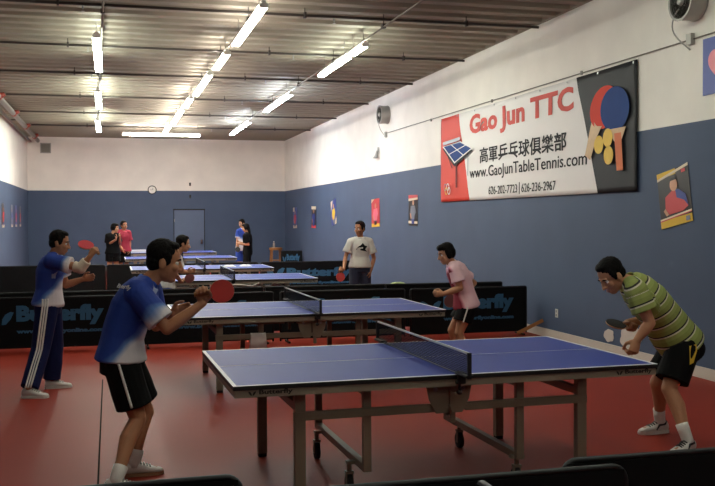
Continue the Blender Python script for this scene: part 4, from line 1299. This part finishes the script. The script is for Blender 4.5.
    if sh_spec.get('collar'):
        q = MB()
        tn = (spine(3) - spine(2.7)).normalized()
        l = (shax - tn * shax.dot(tn)).normalized(); d = tn.cross(l)
        c = spine(2.97)
        for rr, hh in ((.068, .0),):
            q.loft([(c + tn * .0, l * .080 * k, d * .074 * k), (c + tn * .022, l * .074 * k, d * .068 * k), (c + tn * .036, l * .070 * k, d * .064 * k), (c + tn * .022, l * .066 * k, d * .060 * k), (c, l * .068 * k, d * .062 * k)], None, 24, caps=False)
        q.build('collar', M[sh_spec['collar']], shirt, org, True)
    # ---- shorts or trousers
    bt = spec['bottom']
    q = MB()
    bo = bt.get('off', .020)
    rings = [r_ for r_ in torso_rings(bo, lo=-0.4)][:3]
    q.loft(rings, None, 24)
    for s in 'RL':
        hp, kn, an = J['hip' + s], J['kn' + s], J['an' + s]
        q.ball(hp, .090 * k + bo, seg=14)
        if bt['kind'] == 'shorts':
            e = along(hp, kn, bt.get('len', .78))
            q.tube([hp, along(hp, e, .5), e], [.090 * k + bo, .084 * k + bo * 1.3, .074 * k + bo * 1.8], None, 18)
        else:
            e = along(kn, an, .97)
            q.tube([hp, along(hp, kn, .5), kn, along(kn, an, .5), e], [.090 * k + bo, .080 * k + bo, .068 * k + bo, .066 * k + bo, .062 * k + bo], None, 18)
            for p_, r_ in ((kn, .068 * k + bo), (along(hp, kn, .5), .080 * k + bo)): q.ball(p_, r_ * .99, seg=12)
    bot = voxel(q, bt['kind'], M[bt['mat']], root, org, max(vox, .007), 3, .007, 7.0)
    side_s = spec.get('near', 'R')
    if bt.get('stripe'):
        for s in ('RL' if bt['stripe'] != 'near' else side_s):
            hp, kn, an = J['hip' + s], J['kn' + s], J['an' + s]
            outv = hipax if s == 'R' else -hipax
            n_str = bt.get('n', 1)
            for m_ in range(n_str):
                q = MB()
                sh_ = fwd * ((m_ - (n_str - 1) / 2) * .023)
                if bt['kind'] == 'shorts':
                    e = along(hp, kn, bt.get('len', .78))
                    path = [along(J['waist'], hp, .55) + outv * (.085 * k + bo), hp + outv * (.092 * k + bo), along(hp, e, .5) + outv * (.087 * k + bo * 1.3), e + outv * (.075 * k + bo * 1.8)]
                else:
                    path = [hp + V((0, 0, .07)) + outv * (.085 * k + bo), hp + outv * (.095 * k + bo), along(hp, kn, .5) + outv * (.085 * k + bo), kn + outv * (.074 * k + bo), along(kn, an, .5) + outv * (.072 * k + bo), along(kn, an, .95) + outv * (.066 * k + bo)]
                fine = []
                for a_, b_ in zip(path[:-1], path[1:]):
                    for u in range(6): fine.append(along(a_, b_, u / 6))
                fine.append(path[-1])
                q.tube([p_ + sh_ for p_ in fine], .0085, None, 8, ref=tuple(outv))
                q.build('side_stripe', M['cloth_white'], bot, org, True)
    # ---- socks and shoes
    for s in 'RL':
        an, kn, td = J['an' + s], J['kn' + s], feet[s]
        if spec.get('sock'):
            up = (kn - an).normalized()
            hgt = spec['sock']
            q = MB()
            q.tube([V((an.x, an.y, .06)), an, an + up * hgt * .6, an + up * hgt], [.042, .041, .045, .047], None, 16)
            q.build('sock', M['sock_white'], root, org, True)
        sd = td.cross(V((0, 0, 1)))
        g = V((an.x, an.y, 0))
        q = MB()
        for x_, hw, z0, z1 in ((-.068, .022, .02, .075), (-.055, .033, .012, .092), (-.02, .038, .012, .098), (.03, .041, .012, .092), (.07, .045, .012, .074), (.11, .047, .012, .060), (.15, .042, .012, .050), (.178, .030, .014, .042), (.190, .012, .02, .034)):
            pass
        rings = [(g + td * x_ + V((0, 0, (z0 + z1) / 2)), sd * hw, V((0, 0, (z1 - z0) / 2))) for x_, hw, z0, z1 in ((-.068, .022, .02, .075), (-.055, .033, .012, .092), (-.02, .038, .012, .098), (.03, .041, .012, .092), (.07, .045, .012, .074), (.11, .047, .012, .060), (.15, .042, .012, .050), (.178, .030, .014, .042), (.190, .012, .02, .034))]
        q.loft(rings, None, 18)
        shoe = q.build('shoe', M['shoe_white'], root, org, True)
        q = MB()
        ol = [(-.072, .020), (-.058, .035), (-.02, .040), (.03, .042), (.08, .047), (.12, .049), (.16, .043), (.188, .026), (.196, .006)]
        pts = [g + td * x_ + sd * w_ for x_, w_ in ol] + [g + td * x_ - sd * w_ for x_, w_ in reversed(ol)]
        q.prism([p_ + V((0, 0, .0005)) for p_ in pts], V((0, 0, .022)))
        q.build('sole', M[spec.get('sole', 'sole_tan')], shoe, org)
        if spec.get('laces', True):
            q = MB()
            for x_, z_ in ((.045, .090), (.065, .081), (.085, .073), (.105, .067)):
                q.tube([g + td * x_ + sd * .026 + V((0, 0, z_ - .008)), g + td * x_ + V((0, 0, z_ + .002)), g + td * x_ - sd * .026 + V((0, 0, z_ - .008))], .005, None, 8)
            if spec.get('dark_shoe'):
                q.tube([g - td * .060 + V((0, 0, .085)), g - td * .02 + sd * .037 + V((0, 0, .075)), g + td * .03 + sd * .038 + V((0, 0, .07)), g + td * .06 + sd * .038 + V((0, 0, .035))], .009, None, 8)
                q.tube([g - td * .060 + V((0, 0, .085)), g - td * .02 - sd * .037 + V((0, 0, .075)), g + td * .03 - sd * .038 + V((0, 0, .07)), g + td * .06 - sd * .038 + V((0, 0, .035))], .009, None, 8)
            q.build('laces', M['black' if spec.get('dark_shoe') else 'fan_grey'], shoe, org, True)
    return root, shirt, bot, J, org

def on_surface(obj, org, start, direction):
    """first hit of a ray with a freshly built garment, in world space"""
    hit, loc, nr, _ = obj.ray_cast(V(start) - V(org), V(direction).normalized())
    return (V(loc) + V(org), nr) if hit else (None, None)

def garment_text(body, garment, org, centre, ray, xdir, ydir, width, m, depth=0.002):
    """lettering wrapped onto a garment by casting every vertex along ray"""
    me = text_mesh(body, 0.2, 0.006, 0.0)
    bm = bmesh.new(); bm.from_mesh(me)
    bmesh.ops.subdivide_edges(bm, edges=[e for e in bm.edges if e.calc_length() > .04], cuts=2)
    bm.to_mesh(me); bm.free()
    xs = [v.co.x for v in me.vertices]; ys = [v.co.y for v in me.vertices]
    s = width / (max(xs) - min(xs)); cx = (max(xs) + min(xs)) / 2; cy = (max(ys) + min(ys)) / 2
    X = V(xdir).normalized(); Y = V(ydir).normalized(); r = V(ray).normalized()
    last = None
    for v in me.vertices:
        p = V(centre) + X * (v.co.x - cx) * s + Y * (v.co.y - cy) * s
        h, n_ = on_surface(garment, org, p - r * .5, r)
        if h is None or (last is not None and (h - p).length > .3):
            h = p
        v.co = h - r * .003 - V(org)
    me.materials.clear(); me.materials.append(m)
    o = bpy.data.objects.new('shirt_lettering', me)
    C.objects.link(o)
    o.parent = garment
    return o

# 1. the near player on the left
r1, s1, b1, J1, o1 = person('serve', 'player in blue and white jersey and black shorts, nearest on the left', dict(
    vox=.0055, k=1.06, hk=1.15, fwd=(1, .10, 0), face=(.93, -.06, -.20), up=(.2, 0, 1), skin='skin_tan', hair='short', near='R',
    toeR=(1, -.1, 0), toeL=(1, .05, 0),
    shirt=dict(mat='jersey', name='jersey', sleeve=.80, mode='flash', collar='cloth_blue', off=.026, flare=.030, lo=-.04),
    bottom=dict(kind='shorts', mat='cloth_black', len=.78, off=.022, stripe='near', n=1),
    sock=.09, paddle=dict(c=(0.042, 0.800, 1.242), h=(1, 0, .10), n=(0, -1, .05), hand='R', front='red_rubber', back='black_rubber', label='red paddle in the raised hand of the near blue jersey player'),
    fdirL=(1, -.1, .3), idxL=(0, 0, 1), curlL=.5))
garment_text('Butterfly', s1, o1, J1['chest'] + V((-.040, 0, .115)), (0.15, 1, -.25), (.86, 0, -.5), (.5, 0, .86), .13, M['cloth_white'])
# 2. the tracksuit player
r2, s2, b2, J2, o2 = person('track', 'player in blue jersey and navy tracksuit trousers with white side stripes, at the left edge', dict(
    vox=.007, k=1.0, hk=1.0, fwd=(1, .0, 0), face=(.95, -.15, -.22), up=(.2, 0, 1), skin='skin_tan', near='R',
    toeR=(.9, -.3, 0), toeL=(1, .1, 0),
    shirt=dict(mat='jersey', name='jersey', sleeve=.66, mode='flash', collar='cloth_blue', off=.022, flare=.03, lo=-.1),
    bottom=dict(kind='trousers', mat='cloth_navy', off=.024, stripe='near', n=3), sole='shoe_white',
    paddle=dict(c=(-0.881, 4.320, 1.462), h=(-.62, .50, .42), n=(.15, -.52, .84), hand='R', front='pink_rubber', back='black_rubber', label='pinkish red paddle raised by the tracksuit player'),
    fdirL=(1, -.2, .2), idxL=(0, 0, 1), curlL=.5))
q = MB()
e_, w_, h_ = J2['elR'], J2['wrR'], J2['shR']
q.tube([lerp(e_, h_, .22), e_, lerp(e_, w_, .62)], [.056, .058, .050], None, 16); q.ball(e_, .057, seg=14)
voxel(q, 'elbow_brace', M['brace'], r2, o2, .006, 3, .003, 12)
# 3. striped polo player
r3, s3, b3, J3, o3 = person('polo', 'player in green striped polo leaning over the right end of the front table', dict(
    vox=.0055, k=1.09, hk=1.06, fwd=(-1, .05, 0), face=(-.78, -.10, -.62), up=(-.6, 0, .8), skin='skin', near='L', belly=.05,
    toeR=(-1, -.05, 0), toeL=(-.93, -.36, 0),
    shirt=dict(mat='polo', name='polo_shirt', sleeve=.62, mode='stripe', collar='polo', off=.026, flare=.027, lo=-.08),
    bottom=dict(kind='shorts', mat='cloth_black', len=.80, off=.024), sock=.13, dark_shoe=True, sole='shoe_white',
    paddle=dict(c=(3.065, 1.120, 0.894), h=(-1, .05, .12), n=(.1, -.36, .93), hand='R', front='black_rubber', back='red_rubber', label='black paddle held low by the striped polo player'),
    fdirL=(-.35, -.05, -.9), idxL=(-.9, 0, .3), curlL=1.0))
ph, pn_ = on_surface(b3, o3, J3['hipL'] + V((0, -.5, -.03)), (0, 1, 0))
if ph is not None:
    q = MB()
    for pts in ([(-.02, .05), (.03, .06), (.03, .02), (.0, -.05), (-.03, -.06)],):
        q.bm.faces.new([q.bm.verts.new(((on_surface(b3, o3, ph + V((a_ * 1.2, -.3, c_ * 1.2)), (0, 1, 0))[0]) or ph + V((a_, 0, c_))) + V((0, -.004, 0))) for a_, c_ in pts])
    r_ = bmesh.ops.extrude_face_region(q.bm, geom=q.bm.faces[:])
    for v in [g for g in r_['geom'] if isinstance(g, bmesh.types.BMVert)]: v.co.y += .012
    q.build('yellow_patch', M['yellow'], b3, o3)
# 4. pink shirted woman
r4, s4, b4, J4, o4 = person('pink', 'woman in pale pink T-shirt and black shorts leaning forward at the second table', dict(
    vox=.007, k=1.0, hk=1.0, fwd=(-1, .0, 0), face=(-.92, -.08, -.28), up=(-.25, 0, 1), skin='skin', hair='bob', near='L',
    toeL=(-1, -.1, 0), toeR=(-1, .05, 0),
    shirt=dict(mat='pink_print', mode='front', name='t_shirt', sleeve=.66, collar='cloth_pink', off=.022, flare=.03, lo=-.1),
    bottom=dict(kind='shorts', mat='cloth_black', len=.55, off=.022, stripe='near', n=1), sock=.05,
    paddle=dict(c=(3.192, 5.050, 0.741), h=(-.55, .1, -.75), n=(-.5, -.75, .3), hand='R', front='dark_red_rubber', back='black_rubber', label='dark red paddle held at the belly of the pink shirted woman'),
    fdirL=(-1, 0, .05), idxL=(0, 0, 1), curlL=.95))
# 5. grey T-shirt man
r5, s5, b5, J5, o5 = person('grey', 'man in pale grey T-shirt standing behind the plain barriers', dict(
    vox=.008, k=.95, hk=1.06, fwd=(-.25, -1, 0), face=(-.75, -.62, -.12), up=(0, 0, 1), skin='skin_tan',
    shirt=dict(mat='cloth_grey', name='t_shirt', sleeve=.70, collar='cloth_grey', off=.024, flare=.03, lo=-.1),
    bottom=dict(kind='trousers', mat='cloth_dknavy', off=.022), sole='shoe_white',
    paddle=dict(c=(3.127, 10.200, 0.725), h=(-.05, -.15, -1), n=(-.15, -1, .1), hand='R', front='red_rubber', back='black_rubber', label='red paddle hanging from the hand of the grey T-shirt man'),
    fdirL=(-.15, -.1, -1), idxL=(-.3, -1, 0), curlL=.5))
ph, pn_ = on_surface(s5, o5, J5['chest'] + V((0, -.6, .03)), (0, 1, 0))
if ph is not None:
    q = MB()
    for pts in ([(-.10, -.05), (-.06, .0), (-.02, .02), (.02, .06), (.05, .02), (.10, .0), (.06, -.05), (.10, -.09), (.0, -.07)],):
        q.bm.faces.new([q.bm.verts.new(((on_surface(s5, o5, ph + V((a_, -.4, c_)), (0, 1, 0))[0]) or ph + V((a_, 0, c_))) + V((0, -.005, 0))) for a_, c_ in pts])
    r_ = bmesh.ops.extrude_face_region(q.bm, geom=q.bm.faces[:])
    for v in [g for g in r_['geom'] if isinstance(g, bmesh.types.BMVert)]: v.co.y += .012
    q.build('shirt_print', M['cloth_black'], s5, o5)
# 6. half hidden player at the third table
person('mid', 'white shirted player at the third table, mostly hidden behind the nearest player', dict(
    vox=.008, k=.98, hk=1.05, fwd=(1, .1, 0), face=(.97, .1, -.2), up=(.2, 0, 1), skin='skin', near='R',
    shirt=dict(mat='cloth_white', name='t_shirt', sleeve=.7, collar='cloth_blue', off=.02, flare=.03, lo=-.1),
    bottom=dict(kind='shorts', mat='cloth_blue', len=.8, off=.022), sock=.08,
    paddle=dict(c=(0.509, 9.150, 0.816), h=(.9, -.2, .25), n=(.2, -.8, .5), hand='R', front='dark_red_rubber', back='black_rubber', label='dark red paddle of the half hidden player at the third table'),
    fdirL=(1, 0, .2), idxL=(0, 0, 1)))
# 7-10. people far down the hall
far = dict(vox=.011)
person('bw', 'woman in black shirt and shorts standing far back at the left with a raised hand', dict(
    vox=.011, k=.95, hk=.98, fwd=(.6, -.8, 0), face=(.9, -.3, -.1), hair='bob', skin='skin',
    shirt=dict(mat='cloth_black', name='t_shirt', sleeve=.75, off=.022, flare=.03, lo=-.1), bottom=dict(kind='shorts', mat='cloth_black', len=.45, off=.022), sock=.06,
    fdirR=(.3, 0, 1), idxR=(0, -1, 0), fdirL=(-.3, 0, 1), idxL=(0, -1, 0), laces=False))
person('red', 'man in crimson shirt standing far back beside the woman in black', dict(
    vox=.011, k=1.0, hk=1.02, fwd=(.1, -1, 0), face=(.5, -.85, -.05), skin='skin_tan',
    shirt=dict(mat='cloth_crimson', name='t_shirt', sleeve=.75, off=.024, flare=.03, lo=-.1), bottom=dict(kind='shorts', mat='cloth_black', len=.7, off=.024), sock=.06, laces=False))
person('black', 'person with long black hair and black shirt at the far right, seen from the side', dict(
    vox=.011, k=1.0, hk=1.0, fwd=(-1, -.1, 0), face=(-.9, .3, -.2), hair='long', skin='skin',
    shirt=dict(mat='cloth_black', name='t_shirt', sleeve=.8, off=.026, lo=-.3), bottom=dict(kind='shorts', mat='cloth_black', len=.8, off=.024), sock=.06,
    fdirL=(-1, 0, .1), idxL=(0, 0, 1), laces=False))
person('blue', 'player in bright blue shirt at the far right, half behind the one in black', dict(
    vox=.011, k=1.0, hk=1.0, fwd=(-.4, -.9, 0), face=(-.75, -.5, -.3), skin='skin',
    shirt=dict(mat='jersey', name='jersey', sleeve=.75, mode='flash', off=.022, lo=-.2), bottom=dict(kind='shorts', mat='cloth_blue', len=.75, off=.022), sock=.06,
    paddle=dict(c=(2.931, 21.950, 0.847), h=(-.1, -.2, -1), n=(-.2, -1, .1), hand='L', front='black_rubber', back='red_rubber', label='dark paddle hanging from the hand of the far player in blue'), laces=False))
